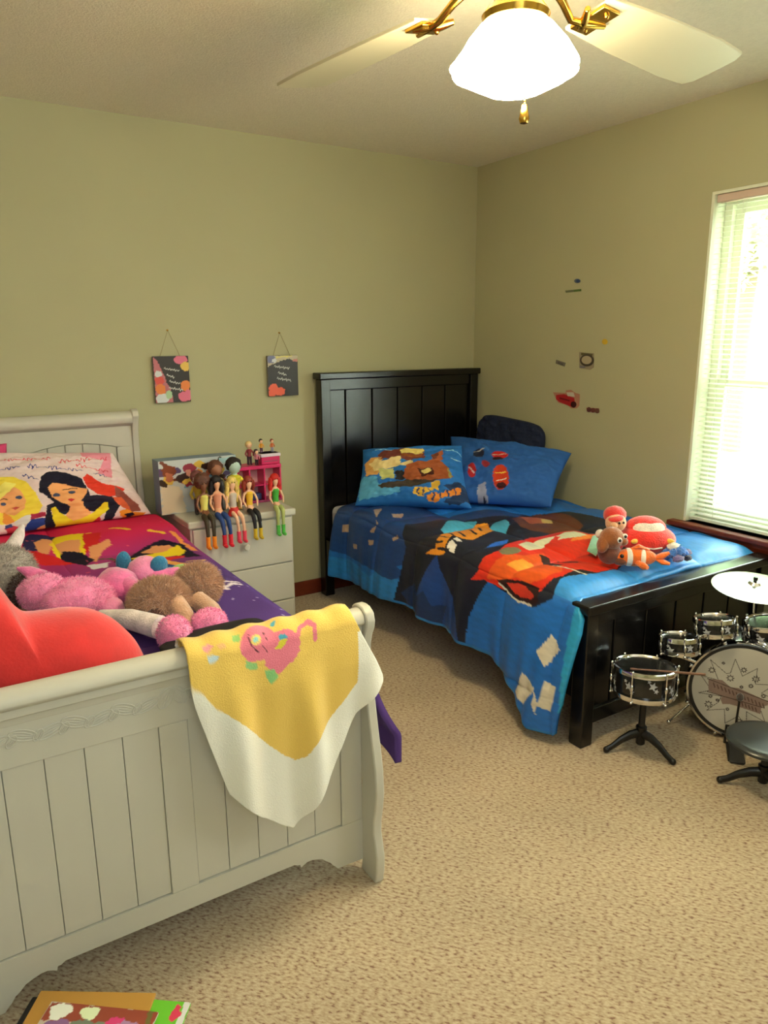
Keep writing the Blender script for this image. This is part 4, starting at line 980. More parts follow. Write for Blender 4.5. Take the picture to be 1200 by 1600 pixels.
doll('fashion_doll', 'doll with bushy brown hair, yellow top and orange boots', 322, 800, 'brown', (92, 52, 36), S1, ('yellow', (222, 214, 110)), ('dark_print', (62, 52, 34), 'legs'), ('orange', (238, 140, 30)), afro=True, s=1.12)
doll('fashion_doll', 'black-haired doll in blue trousers and tall red boots', 343, 800, 'black', (26, 20, 24), S2, ('peach', (226, 150, 120)), ('blue', (34, 66, 130), 'legs'), ('red', (214, 36, 56)), s=1.14, longhair=.08, legdx=.012)
doll('fashion_doll', 'long-haired blonde doll in red skirt with bare legs', 367, 800, 'blonde', (232, 200, 110), S3, ('silver', (200, 190, 180)), ('skirt_red', (206, 40, 40), 'skirt'), ('pink', (230, 70, 96)), s=1.06, longhair=.10, legdx=.010)
doll('fashion_doll', 'auburn-haired doll in yellow top, black trousers and yellow boots', 393, 800, 'auburn', (150, 52, 34), S3, ('gold', (230, 180, 40)), ('black', (24, 24, 30), 'legs'), ('mustard', (206, 176, 40)), s=1.03, longhair=.05, legdx=.010)
doll('fashion_doll', 'doll with big bright red hair, green dress and shoes', 434, 800, 'red', (206, 32, 26), S3, ('green', (70, 170, 60)), ('green_print', (170, 180, 110), 'legs'), ('leaf', (80, 180, 70)), s=1.02, longhair=.085, legdx=-.006)
def stand_doll(name, label, pos, s, hairc, bodyc, legc, skin=(236, 186, 150), group=None):
    o = pos; t = thing(name, label, 'doll', o, group); H = lambda a, b, c: (o[0]+a*s, o[1]+b*s, o[2]+c*s)
    MB().ball(H(0, 0, .78), (.115*s, .11*s, .13*s)).tube([H(0, 0, .62), H(0, 0, .68)], .05*s, 8).build('head', mat('doll_head_%d' % skin[0], skin, .5), t)
    MB().lathe([(.09*s, .34*s), (.07*s, .42*s), (.12*s, .60*s), (.05*s, .64*s)], 14, Matrix.Translation(o)).tube([H(-.1, 0, .58), H(-.17, -.03, .46), H(-.14, -.08, .36)], .032*s, 8).tube([H(.1, 0, .58), H(.17, -.03, .46), H(.14, -.08, .36)], .032*s, 8).build('body', mat('doll_c%d_%d_%d' % bodyc, bodyc, .5), t)
    for sx in (-1, 1): MB().tube([H(sx*.05, 0, .36), H(sx*.055, 0, .18), H(sx*.06, -.0, .035)], [.055*s, .045*s, .04*s], 10).ball(H(sx*.06, -.03, .03), (.045*s, .08*s, .03*s), seg=10, rings=6).build('leg', mat('doll_c%d_%d_%d' % legc, legc, .5), t)
    MB().ball(H(0, .035, .81), (.14*s, .125*s, .14*s), bumpy=.15).build('hair', mat('doll_h%d_%d_%d' % hairc, hairc, .7), t)
    return t
g = 'small dolls standing on the pink dollhouse'
zz = dzt+.0185
pA = bxp(395, 700); stand_doll('small_doll', 'small blonde doll on the lower dollhouse roof, leftmost', (pA[0]-.002, -.255, zz), .125, (222, 190, 130), (150, 60, 70), (60, 40, 60), group=g)
pA = bxp(404, 720); stand_doll('small_doll', 'small pink and black doll in front on the dollhouse roof', (pA[0]-.004, -.285, zz), .085, (60, 40, 50), (200, 120, 140), (40, 34, 50), group=g)
pA = bxp(413, 696); stand_doll('small_doll', 'tiny dark-haired doll in orange on the dollhouse loft', (x2+.018, -.25, dzt2+.0005), .075, (30, 24, 24), (232, 160, 50), (90, 50, 90), group=g)
stand_doll('small_doll', 'tiny red-haired doll on the loft edge, rightmost', (dx1-.022, -.25, dzt2+.0005), .070, (130, 60, 50), (214, 110, 60), (150, 150, 180), group=g)
pA = bxp(364, 740, -.36)
stand_doll('standing_doll', 'dark-haired doll in pale blue and yellow standing before the carton', (pA[0], -.38, zt_+.0005), .27, (36, 28, 28), (232, 220, 60), (200, 170, 90), (190, 214, 206))
pA = bxp(338, 745, -.36)
stand_doll('standing_doll', 'brown-haired doll standing before the carton, left of the yellow one', (pA[0], -.36, zt_+.0005), .26, (96, 56, 40), (120, 110, 70), (70, 60, 60), (150, 96, 70))
pA = bxp(308, 760, -.36)
stand_doll('standing_doll', 'doll with auburn hair standing behind the bushy-haired doll', (pA[0], -.37, zt_+.0005), .22, (110, 60, 60), (190, 170, 60), (60, 50, 50), (190, 140, 110))

# ================================================================== WALL SIGNS (chalk tags)
def sign(px0, py0, px1, py1, hook, label, its, words):
    a_ = at(px0, py0, 1, -.02); b_ = at(px1, py1, 1, -.02); xc, zc = (a_[0]+b_[0])/2, (a_[2]+b_[2])/2; W_, H_ = abs(b_[0]-a_[0]), abs(a_[2]-b_[2])
    t = thing('chalkboard_sign', label, 'sign', (xc, 0, zc), 'hanging chalkboard signs on the back wall')
    n = 90; u, v = np.meshgrid(np.linspace(0, 1, n), np.linspace(0, 1, n), indexing='ij')
    c = np.tile(lin((46, 44, 46)), (*u.shape, 1)); c = paint(u+wob(u, v, .01, 30, 1), v+wob(u, v, .01, 30, 2), c, its)
    for (xa, ya, xb_, am) in words:
        k = int((xb_-xa)/.022); pts = [(xa+(xb_-xa)*i/k, ya-.06*(i/k)+am*math.sin(i*2.1)*(.6+.4*math.cos(i*.9))) for i in range(k+1)]
        c = paint(u, v, c, [('l', pts, (196, 196, 190), .010)])
    # rounded plate
    uu, vv = u-.5, v-.5; X = np.stack([xc+uu*W_, np.full_like(u, -.0245), zc+vv*H_], -1)
    grid('printed_face', X, c, mat('sign_print', vcol=True, rough=.5), t)
    MB().box(xc-W_/2-.001, xc+W_/2+.001, -.024, -.012, zc-H_/2-.001, zc+H_/2+.001).build('plate', mat('sign_board', (120, 112, 104), .6), t, smooth=False, bevel=.002)
    hk = at(hook[0], hook[1], 1, -.012)
    MB().tube([(xc-W_*.28, -.014, zc+H_/2), (hk[0], -.012, hk[2]), (xc+W_*.28, -.014, zc+H_/2)], .0012, 6).build('cord', mat('cord_tan', (150, 128, 96), .8), t)
    MB().ball((hk[0], -.006, hk[2]), (.005, .006, .005), seg=10, rings=6).build('nail', brass, t)
PKc, ORc, YEc, WHc, LGc = (220, 110, 140), (230, 130, 60), (230, 190, 90), (214, 220, 226), (170, 200, 160)
sign(238, 557, 298, 627, (262, 516), 'left chalkboard sign with pink and orange flowers, above the sleigh bed', [
    ('p', [(0, 1), (.12, .9), (.3, .55), (.42, .3), (.5, .0), (0, 0)], (190, 110, 120)), ('e', (.12, .62), (.10, .07), WHc), ('e', (.14, .48), (.14, .08), (220, 80, 70)), ('e', (.15, .30), (.15, .11), ORc), ('e', (.2, .10), (.2, .11), WHc), ('e', (.38, .17), (.09, .10), LGc),
    ('e', (.78, .92), (.2, .09), PKc), ('e', (.9, .78), (.13, .10), YEc), ('e', (.88, .36), (.14, .12), ORc), ('e', (.85, .12), (.22, .11), PKc), ('e', (.95, .2), (.1, .08), PKc)],
    [(.30, .74, .72, .025), (.36, .60, .56, .03), (.42, .46, .72, .03), (.40, .32, .78, .03)])
sign(417, 556, 466, 617, (437, 520), 'right chalkboard sign with a red flower corner, near the black headboard', [
    ('p', [(0, .72), (.15, .78), (.4, .88), (.75, .92), (1, .86), (1, 1), (0, 1)], (196, 186, 160)), ('e', (.12, .92), (.14, .10), (120, 124, 160)), ('e', (.22, .88), (.08, .05), WHc), ('p', [(.3, .93), (.8, .97), (.8, .99), (.3, .97)], (226, 214, 120)), ('e', (.92, .88), (.1, .04), (200, 130, 130)),
    ('e', (.16, .2), (.16, .10), (234, 96, 66)), ('e', (.34, .12), (.22, .10), (234, 96, 66)), ('e', (.1, .08), (.15, .08), (234, 96, 66))],
    [(.22, .74, .72, .04), (.34, .58, .6, .04), (.30, .44, .75, .04)])

# ================================================================== DECALS on the right wall (flat stickers)
def decal(name, label, polys, group='car themed stickers on the right wall', d=.0012):
    P0 = np.mean([at(x, y, 0, 0) for x, y in polys[0][1]], 0)
    t = thing(name, label, 'sticker', (0, P0[1], P0[2]), group)
    for i, (c_, pts) in enumerate(polys):
        q = [at(x, y, 0, -d*(i+1)) for x, y in pts]
        MB().prism([(p[1], p[2]) for p in q], -d*(i+1), -d*i-.0002, 0).build('backing' if i == 0 else 'print_patch', mat('vinyl_%d_%d_%d' % c_, c_, .45), t, smooth=False)
def ell(cx, cy, rx, ry, n=14, a=0): return [(cx+rx*math.cos(t)*math.cos(a)-ry*math.sin(t)*math.sin(a), cy+rx*math.cos(t)*math.sin(a)+ry*math.sin(t)*math.cos(a)) for t in np.linspace(0, 2*math.pi, n+1)[:-1]]
decal('wall_sticker', 'tiny round blue sticker, highest on the right wall', [((96, 108, 120), ell(902, 439, 5, 3.5)), ((46, 70, 110), ell(903, 439, 3, 2.4))])
decal('wall_sticker', 'thin green strip sticker just under the blue dot', [((106, 112, 84), [(883, 454), (908, 451.5), (908, 455), (884, 457.5)]), ((88, 112, 50), [(896, 453), (908, 451.7), (908, 454.8), (897, 456)])])
decal('wall_sticker', 'tiny round yellow sticker above right of the square one', [((206, 168, 40), ell(945, 534, 4.5, 4.5))])
decal('wall_sticker', 'small grey slanted bolt sticker left of the square frame one', [((116, 112, 98), [(869, 562), (884, 567), (882, 573), (868, 568)]), ((92, 90, 84), [(872, 565), (880, 568), (879, 571), (871, 568)])])
decal('wall_sticker', 'square frame sticker with a pale round center', [((150, 140, 118), [(905, 550), (928, 552), (928, 574), (922, 578), (905, 575)]), ((92, 84, 52), [(908, 551), (926, 553), (925, 557), (908, 555)]), ((66, 58, 48), ell(917, 563, 11, 9.5, 20)), ((176, 164, 136), ell(916.5, 562.5, 8, 6.6)), ((120, 116, 124), [(906, 571), (914, 572), (914, 575), (906, 575)])])
decal('car_sticker', 'red toy car sticker, largest on the right wall', [((186, 130, 108), [(864, 613), (884, 614), (884, 610), (892, 609), (899, 614), (906, 616), (905, 634), (901, 638), (892, 638), (888, 633), (872, 629), (868, 622)]),
    ((176, 34, 40), [(869, 617), (882, 616), (897, 622), (898, 632), (893, 636), (874, 628), (869, 624)]), ((206, 196, 180), [(885, 613), (896, 613), (898, 620), (887, 619)]), ((66, 22, 26), ell(896, 632, 4.5, 5)), ((120, 20, 30), [(874, 621), (890, 625), (890, 627), (874, 623)])])
decal('wall_sticker', 'row of three dark red wheels sticker, lowest right', [((150, 96, 80), [(916, 637), (936, 638), (936, 645), (917, 643)]), ((96, 52, 50), ell(920, 640, 3.4, 4)), ((112, 60, 52), ell(926.5, 641, 3.2, 3.8)), ((112, 74, 60), ell(933, 642, 3.4, 3.8))])

# ================================================================== PLUSH TOYS on the blue bed
ZB1 = .592
def bp(px, py, z=ZB1): p = at(px, py, 2, z); return p
redp = plushmat('red_velour', (232, 46, 36)); capm = plushmat('cap_red', (214, 40, 34)); skinp = plushmat('skin_felt', (232, 176, 130)); orp = plushmat('orange_velour', (240, 110, 24)); dogp = plushmat('dog_brown', (150, 84, 36)); whp = plushmat('white_felt', (238, 232, 222)); grp = plushmat('green_felt', (96, 176, 130)); darkb = plushmat('dark_felt', (40, 26, 24))
lo = Vector((-.52, -1.86, ZB1))
# plain car cushion
a_ = bp(1016, 872); lo = Vector((a_[0]+.03, a_[1]+.05, ZB1)); Mr = rot(z=-32)
def LT(p): return lo+(Mr @ Vector(p))
t = thing('plush_car', 'round red plush car with pale windshield, biggest toy on the blue bed', 'plush toy', lo)
MB().ball(lo+Vector((0, 0, .062)), (.118, .085, .062), Mr, seg=28, rings=16).ball(LT((0, .015, .105)), (.082, .065, .05), Mr, seg=24, rings=14).build('body', redp, t)
MB().ball(LT((0, -.018, .112)), (.066, .045, .030), Mr @ rot(x=38), seg=20, rings=12).build('windshield', whp, t)
for sx in (-1, 1):
    MB().ball(LT((sx*.068, -.066, .072)), (.020, .010, .010), Mr @ rot(z=-sx*25), seg=14, rings=8).build('headlight', plushmat('headlight_yellow', (240, 190, 70)), t)
    MB().ball(LT((sx*.095, -.02, .022)), (.022, .030, .024), Mr, seg=14, rings=10).build('wheel', darkb, t)
MB().tube([LT((-.035, -.086, .050)), LT((0, -.090, .046)), LT((.035, -.086, .050))], .003, 6).build('bumper_trim', whp, t)
# cloth doll with red cap
a_ = bp(978, 872); lo = Vector((a_[0]-.015, a_[1]+.055, ZB1))
t = thing('plush_doll', 'cloth doll wearing a red cap and red shirt, behind the brown dog', 'plush toy', lo)
Q = lambda x, y, z: lo+Vector((x, y, z))
MB().ball(Q(0, 0, .055), (.045, .040, .058)).build('body', capm, t)
MB().ball(Q(-.008, -.012, .140), (.042, .040, .038)).ball(Q(-.045, -.035, .138), .014).build('head', skinp, t)
MB().ball(Q(.012, .012, .165), (.048, .044, .036), bumpy=.05).ball(Q(-.022, -.022, .162), (.030, .030, .010), rot(y=-15)).build('cap', capm, t)
MB().ball(Q(.030, -.020, .135), (.012, .010, .014)).build('ear', skinp, t)
MB().ball(Q(.02, .005, .128), (.030, .030, .018)).build('hair', darkb, t)
eye(t, Q(-.030, -.048, .148), .005); eye(t, Q(-.010, -.052, .148), .005)
MB().tube([Q(-.03, -.01, .085), Q(-.065, -.01, .075), Q(-.085, -.01, .095)], [.018, .016, .015], 10).build('arm', capm, t)
MB().ball(Q(-.092, -.01, .105), .019).build('hand', whp, t)
# brown dog
a_ = bp(962, 884); lo = Vector((a_[0], a_[1]+.035, ZB1))
t = thing('plush_puppy', 'brown plush puppy with floppy ear and shiny eye, green sheet beside it', 'plush toy', lo)
MB().ball(Q(0, 0, .045), (.045, .045, .046)).ball(Q(.012, -.04, .02), (.020, .032, .018)).build('body', plushmat('dog_dark_brown', (110, 56, 34)), t)
MB().ball(Q(-.004, -.01, .105), (.048, .046, .044)).ball(Q(.025, -.042, .095), (.020, .018, .016)).build('head', dogp, t)
MB().ball(Q(-.045, -.005, .088), (.018, .026, .036), rot(y=15)).build('ear', dogp, t)
MB().ball(Q(.042, .01, .095), (.014, .022, .032)).build('ear', dogp, t)
for e_ in ((-.012, -.053, .108), (.022, -.050, .118)):
    MB().ball(Q(*e_), (.011, .006, .011), rot(z=-30)).build('eye_white', whp, t); eye(t, Q(e_[0]-.001, e_[1]-.005, e_[2]), .0062)
# orange fish
a_ = bp(990, 887); lo = Vector((a_[0]+.025, a_[1]+.015, ZB1)); Mr = rot(z=-38)
t = thing('plush_fish', 'orange plush fish with white bands lying in front', 'plush toy', lo)
def LT(p): return lo+(Mr @ Vector(p))
MB().ball(LT((0, 0, .034)), (.080, .034, .036), Mr, seg=26, rings=14).build('body', orp, t)
for x_, r_ in ((-.026, .0355), (.022, .0345)):
    MB().lathe([(r_*.95, -.010), (r_, -.005), (r_, .005), (r_*.95, .010)], 24, Matrix.Translation(LT((x_, 0, .034))) @ Mr @ Matrix.Rotation(math.radians(90), 4, 'Y'), closed=False).build('white_band', whp, t)
MB().tube([LT((.075, 0, .034)), LT((.10, 0, .042)), LT((.125, .0, .055))], [.014, .022, .010], 12, flat=.5).tube([LT((.078, 0, .030)), LT((.10, -.012, .020)), LT((.125, -.02, .016))], [.012, .020, .010], 12, flat=.5).build('tail_fin', orp, t)
MB().tube([LT((-.02, 0, .066)), LT((.01, 0, .078)), LT((.05, 0, .064))], [.008, .016, .006], 10, flat=.5).build('dorsal_fin', orp, t)
MB().tube([LT((.0, -.03, .022)), LT((.02, -.055, .014)), LT((.03, -.07, .014))], [.010, .014, .008], 10).build('side_fin', orp, t)
eye(t, LT((-.056, -.024, .044)), .008)
# blue crumpled toy
a_ = bp(1060, 876); lo = Vector((a_[0], a_[1]+.02, ZB1))
t = thing('plush_starfish', 'small crumpled blue, white and violet toy, rightmost on the bed', 'plush toy', lo)
b_ = MB()
for k in range(7):
    a2 = k*.9; b_.ball(Q(.03*math.cos(a2), .03*math.sin(a2), .025+.008*(k % 3)), (.024, .018, .020), rot(z=k*50), bumpy=.3)
b_.build('body', plushmat('sky_blue_felt', (70, 130, 220)), t)
MB().ball(Q(-.01, .0, .055), (.030, .022, .014), bumpy=.3).build('top', whp, t)
MB().ball(Q(.06, -.01, .02), (.026, .016, .016), bumpy=.3).ball(Q(-.03, -.04, .018), (.028, .016, .014), bumpy=.3).build('tail', plushmat('violet_felt', (110, 96, 150)), t)
MB().ball(Q(.05, .02, .03), (.02, .014, .016), bumpy=.3).ball(Q(.02, -.045, .014), (.02, .012, .012), bumpy=.3).build('dark_patch', plushmat('midnight_felt', (28, 32, 70)), t)
# green sheet
pts = [(928, 838), (942, 832), (951, 845), (948, 856), (938, 860), (934, 868), (928, 864), (920, 860)]
q = [at(x, y, 2, ZB1+.006) for x, y in pts]
tag(MB().prism([(p[0]-.01, p[1]) for p in q], ZB1+.004, ZB1+.009, 2).build('felt_cutout', grp, None, smooth=False), 'green felt cutout lying on the comforter left of the brown puppy', 'felt')

# ================================================================== DRUM KIT
kit_group = 'pieces of the black and chrome toy drum kit'
headm = mat('black_drum_head', (34, 36, 38), .25); shellm = mat('black_shell', (14, 14, 16), .25, coat=.3)
decm = mat('silver_print', (170, 172, 180), .35)
def star_pts(n, r0, r1, ph=0): return [((r1 if k % 2 else r0)*math.cos(ph+math.pi*k/n), (r1 if k % 2 else r0)*math.sin(ph+math.pi*k/n)) for k in range(2*n)]
def drum(parent, c, R_, h, tilt, lugs=6, stars=8, head=None):
    """shell with two chrome hoops, upright; c = centre of the top rim"""
    T = Matrix.Translation(c) @ tilt
    MB().lathe([(R_*.93, -h+.006), (R_*.94, -h+.008), (R_*.94, -.008), (R_*.93, -.006)], 48, T).build('shell', shellm, parent)
    MB().lathe([(0, -.014), (R_*.90, -.012), (R_*.92, -.008), (R_*.90, -.016), (0, -.018)], 48, T).build('drum_head', head or headm, parent)
    hw = .016
    for z in (0, -h):
        s = 1 if z == 0 else -1
        prof = [(R_*.90, z-s*.006), (R_*.93, z), (R_*.98, z+s*.001), (R_, z-s*.004), (R_*1.0, z-s*hw), (R_*.95, z-s*(hw+.001))]
        if z == 0: prof = [(R_*.86, -.011), (R_*.89, -.004), (R_*.94, .001), (R_*.985, -.001), (R_, -.007), (R_, -hw), (R_*.95, -hw-.001)]
        MB().lathe(prof, 56, T, closed=True).build('hoop', chrome, parent)
    for k in range(lugs):
        a = 2*math.pi*k/lugs+.3; cs, sn = math.cos(a), math.sin(a)
        def q(r, z): return T @ Vector((r*cs, r*sn, z))
        MB().tube([q(R_*1.03, .002), q(R_*1.03, -h-.002)], .0022, 6).ball(q(R_*1.03, -h*.5), (.006, .006, .012), tilt, seg=10, rings=8).ball(q(R_*1.03, .002), .005, seg=8, rings=6).ball(q(R_*1.03, -h), .005, seg=8, rings=6).build('lug', chrome, parent)
    for k in range(stars):
        st = MB()
        a = 2*math.pi*(k+.2)/stars; zc = -h*.5+.012*((k*7) % 3-1)
        for sc, dz, da in ((.017, 0, 0), (.010, -.017, .12), (.008, .016, -.13)):
            P = star_pts(5, sc, sc*.45, k); v = []
            for px, pz_ in P: an = a+da+px/R_; r = R_*.945; v.append(tuple(T @ Vector((r*math.cos(an), r*math.sin(an), max(-h+.018, min(-.018, zc+dz+pz_))))))
            an = a+da; v.append(tuple(T @ Vector((R_*.945*math.cos(an), R_*.945*math.sin(an), max(-h+.018, min(-.018, zc+dz)))))); m = len(v)-1
            so_ = MB().add(v, [(i, (i+1) % m, m) for i in range(m)]).build('star_decal', decm, parent, smooth=False)
# snare on tripod
hub = Vector((-.957, -2.16, 0)); away = math.atan2(hub.y-CAM[1], hub.x-CAM[0])
sn = thing('snare_drum', 'snare drum with silver stars on a black tripod stand, front left of kit', 'drum', hub, kit_group)
def tripod(t, hub, ztop, hz=.062, r=.128, ph=0):
    MB().lathe([(.012, .022), (.016, .026), (.016, hz+.012), (.019, hz+.016), (.019, hz+.03), (.012, hz+.034), (.0105, ztop)], 20, Matrix.Translation((hub.x, hub.y, 0))).build('pole', blackplastic, t)
    for k in range(3):
        a = ph+2*math.pi*k/3; d = Vector((math.cos(a), math.sin(a), 0))
        pts = [Vector((hub.x, hub.y, 0))+d*rr+Vector((0, 0, zz)) for rr, zz in ((.006, hz+.005), (.04, hz), (.075, hz*.74), (.105, hz*.38), (r, .012))]
        MB().tube(pts, [.013, .012, .010, .0085, .0085], 10, flat=1.35).ball(pts[-1], (.012, .012, .0115), seg=12, rings=8).build('leg', blackplastic, t)
tripod(sn, hub, .225, ph=away)
drum(sn, (-.975, -2.168, .338), .108, .105, rot(x=-3, y=3))
# bass drum
bc = Vector((-.61, -2.315, .196)); R0 = .19; nd = Vector((-.80, -.60, 0)).normalized()
bd = thing('bass_drum', 'round bass drum with white star-printed head standing on the carpet', 'drum', (bc.x, bc.y, 0), kit_group)
zax = nd; xax = Vector((0, 0, 1)).cross(zax).normalized(); yax = zax.cross(xax)     # local x right (seen from front), y up, z to viewer
Tb = Matrix.Translation(bc) @ Matrix([[xax[i], yax[i], zax[i], 0] for i in range(3)]+[[0, 0, 0, 1]])
MB().lathe([(R0*.95, -.17), (R0*.955, -.165), (R0*.955, -.01), (R0*.95, -.005)], 72, Tb).build('shell', shellm, bd)
for z, s in ((0, 1), (-.17, -1)):
    MB().lathe([(R0*.93, z-s*.004), (R0*.95, z+s*.004), (R0*.985, z+s*.005), (R0, z), (R0, z-s*.022), (R0*.955, z-s*.024)], 72, Tb, closed=True).build('hoop', chrome if s > 0 else blackplastic, bd)
n1 = 240; rr_, aa_ = np.meshgrid(np.linspace(0, R0*.94, 130), np.linspace(0, 2*math.pi, 420), indexing='ij')
u, v = rr_*np.cos(aa_), rr_*np.sin(aa_)
col = np.tile(lin((196, 192, 184)), (*u.shape, 1)); col[rr_ > R0*.885] = lin((30, 30, 32))
# star art measured on the head plane
def hd(px, py):
    d = CR*(px-600)/FPX-CU*(py-800)/FPX+CF; n_ = np.array(nd); c0 = np.array(bc); tq = ((c0-CAM) @ n_)/(d @ n_); P = CAM+tq*d-c0
    return (float(P @ np.array(xax)), float(P @ np.array(yax)))
kx = 140/896.
def HP(*pts): return [hd(1060+x*kx, 1000+y*kx) for x, y in pts]
INK = (72, 62, 60); its = []
def poly_line(pts, w=.0011, c=INK): its.append(('l', pts+[pts[0]], c, w))
big = HP((430, 560), (200, 525), (330, 500), (230, 355), (400, 400), (320, 195), (480, 335), (520, 330), (570, 190), (620, 310), (640, 360), (790, 285), (770, 440), (960, 450), (830, 530), (1010, 620), (800, 640), (865, 820), (680, 715), (680, 870), (600, 760), (465, 830), (460, 690), (280, 700), (400, 620))
poly_line(big)
its.append(('p', HP((300, 385), (440, 400), (520, 470), (600, 480), (890, 610), (896, 650), (830, 670), (820, 740), (600, 665), (510, 640), (440, 640), (420, 590), (440, 560), (300, 510)), (140, 118, 112)))
for a1, b1, a2, b2 in ((290, 385, 900, 615), (290, 515, 860, 680)): its.append(('l', HP((a1, b1), (a2, b2)), (80, 62, 58), .0016))
for x in range(350, 860, 38): its.append(('l', HP((x, 430+(x-350)*.42), (x+14, 470+(x-350)*.42)), (90, 66, 62), .002))
for x in range(600, 800, 34): its.append(('l', HP((x, 610+(x-600)*.4), (x+10, 645+(x-600)*.4)), (90, 66, 62), .002))
for (x, y, r) in ((335, 300, .012), (520, 380, .013), (655, 300, .010), (775, 390, .013), (630, 470, .006), (725, 460, .008), (300, 640, .014), (320, 560, .007), (390, 600, .006), (450, 230, .005), (610, 810, .010), (490, 690, .006), (850, 560, .008)):
    cx, cy = hd(1060+x*kx, 1000+y*kx); P = star_pts(8, r, r*.5, x); poly_line([(cx+p, cy+q_) for p, q_ in P], .0012); 
col = paint(u, v, col, its)
X = np.stack([np.full_like(u, 0)]*3, -1)
for i in range(3): X[..., i] = bc[i]+xax[i]*u+yax[i]*v+zax[i]*(.001)
grid('drum_head', X, col, mat('printed_drum_head', vcol=True, rough=.35), bd)
for k in range(8):
    a = 2*math.pi*(k+.5)/8; q = lambda r, z: Tb @ Vector((r*math.cos(a), r*math.sin(a), z))
    MB().tube([q(R0*1.02, .004), q(R0*1.02, -.17)], .0025, 6).ball(q(R0*1.02, -.002), (.008, .008, .008), seg=10, rings=8).ball(q(R0*1.01, -.085), (.012, .012, .012), seg=10, rings=8).build('lug', chrome, bd)
for s in (-1, 1):
    p0_ = Tb @ Vector((s*.15, -.11, -.10)); p1_ = Tb @ Vector((s*.235, -.188, -.04)); p1_.z = .010
    MB().tube([p0_, p1_], .004, 8).ball(p1_, .009, seg=10, rings=8).build('spur_leg', chrome, bd)
MB().tube([bc+Vector((.08, .06, R0*.93)), bc+Vector((.085, .065, R0+.05))], .012, 12).build('tom_mount', chrome, bd)
# toms
def tom(label, c, R_, h, tilt, foot):
    t = thing('tom_drum', label, 'drum', c, kit_group); drum(t, c, R_, h, tilt, 5, 6)
    c = Vector(c); MB().tube([c+Vector((0, 0, -h+.006)), c+Vector((0, 0, -h-.012)), Vector(foot)], [.007, .007, .006], 8).build('mount_arm', chrome, t)
tom('small tom drum, lowest, mounted left of the bass drum', (-.783, -2.155, .398), .070, .062, rot(x=-8, y=4), (-.735, -2.20, .30))
tom('middle tom drum mounted over the bass drum top', (-.655, -2.205, .458), .073, .065, rot(x=-10, y=2), (-.60, -2.25, .375))
tom('tom drum mounted over the bass drum, at the right edge', (-.50, -2.315, .448), .078, .068, rot(x=-6, y=-8), (-.53, -2.27, .372))
# cymbal
cc = Vector((-.44, -2.22, .545)); cy = thing('cymbal', 'shiny thin cymbal on a rod above the drums', 'cymbal', cc, kit_group)
Tc = Matrix.Translation(cc) @ rot(x=4, y=-3)
MB().lathe([(.004, .016), (.018, .014), (.026, .004), (.08, -.002), (.150, -.010), (.150, -.0115), (.08, -.0035), (.026, .002), (.018, .011), (.004, .013)], 64, Tc, closed=True).build('plate', mat('cymbal_metal', (224, 224, 220), .22, 1), cy)
MB().tube([cc+Vector((0, 0, .03)), cc+Vector((0, 0, -.02)), cc+Vector((-.03, -.03, -.19))], .004, 8).build('rod', chrome, cy)
MB().lathe([(0, .032), (.008, .03), (.008, .018), (0, .017)], 14, Matrix.Translation(cc)).build('wing_nut', blackplastic, cy)
# stool
sc_ = Vector((-.815, -2.535, 0)); sz = .185
so = thing('drum_stool', 'small black round stool on three curved legs, bottom right', 'stool', sc_, kit_group)
MB().lathe([(0, sz), (.10, sz-.001), (.118, sz-.004), (.124, sz-.010), (.124, sz-.018), (.115, sz-.024), (.03, sz-.028), (0, sz-.028)], 56, Matrix.Translation((sc_.x+.0, sc_.y+.0, 0))).build('seat', mat('stool_top', (44, 48, 50), .28), so)
tripod(so, sc_, sz-.026, .055, ph=math.atan2(.09, -.093)-.05)
# pedal with beater
pp0 = at(1148, 1175, 2, .0); pd = thing('drum_pedal', 'black foot pedal with beater in front of the bass drum', 'pedal', (pp0[0]+.02, pp0[1]+.02, 0), kit_group)
o_ = Vector((pp0[0], pp0[1], 0)); ang = math.atan2(-nd.y, -nd.x)
Mp = Matrix.Translation((o_.x, o_.y, 0)) @ Matrix.Rotation(ang, 4, 'Z')
MB().box(-.075, .055, -.028, .028, 0, .008, Mp).build('base_plate', blackplastic, pd, bevel=.002)
MB().box(-.085, .05, -.024, .024, .0, .007, Mp @ Matrix.Translation((0, 0, .014)) @ Matrix.Rotation(math.radians(-20), 4, 'Y') @ Matrix.Translation((.0, 0, .02))).build('foot_plate', blackplastic, pd, bevel=.002)
MB().tube([Mp @ Vector((.055, -.03, .0)), Mp @ Vector((.055, -.03, .07)), Mp @ Vector((.055, .03, .07)), Mp @ Vector((.055, .03, 0))], .005, 8).build('frame', blackplastic, pd)
bt = at(1148, 1080, 1, o_.y+.03)
tp_ = Mp @ Vector((.055, 0, .07)); bt = Vector((tp_.x-.01, tp_.y-.01, .195))
MB().tube([tp_, bt], .0042, 8).build('beater_rod', blackplastic, pd)
MB().ball(bt, (.013, .013, .015)).build('beater_head', plushmat('grey_felt', (70, 60, 60)), pd)
# drumstick resting on the snare rim
s0 = Vector((-.998, -2.19, .343)); s1 = s0+Vector((.21, -.14, -.002))
s0 = Vector(at(985, 1045, 2, .348)); s1 = Vector(at(1102, 1054, 2, .338))
tag(MB().tube([s0, s0.lerp(s1, .03), s0.lerp(s1, .10), s0.lerp(s1, .5), s1], [.003, .0042, .0026, .004, .0048], 10).build('drumstick', mat('stick_wood', (120, 84, 66), .4), None), 'thin wooden drumstick lying across the snare drum', 'drumstick', kit_group)

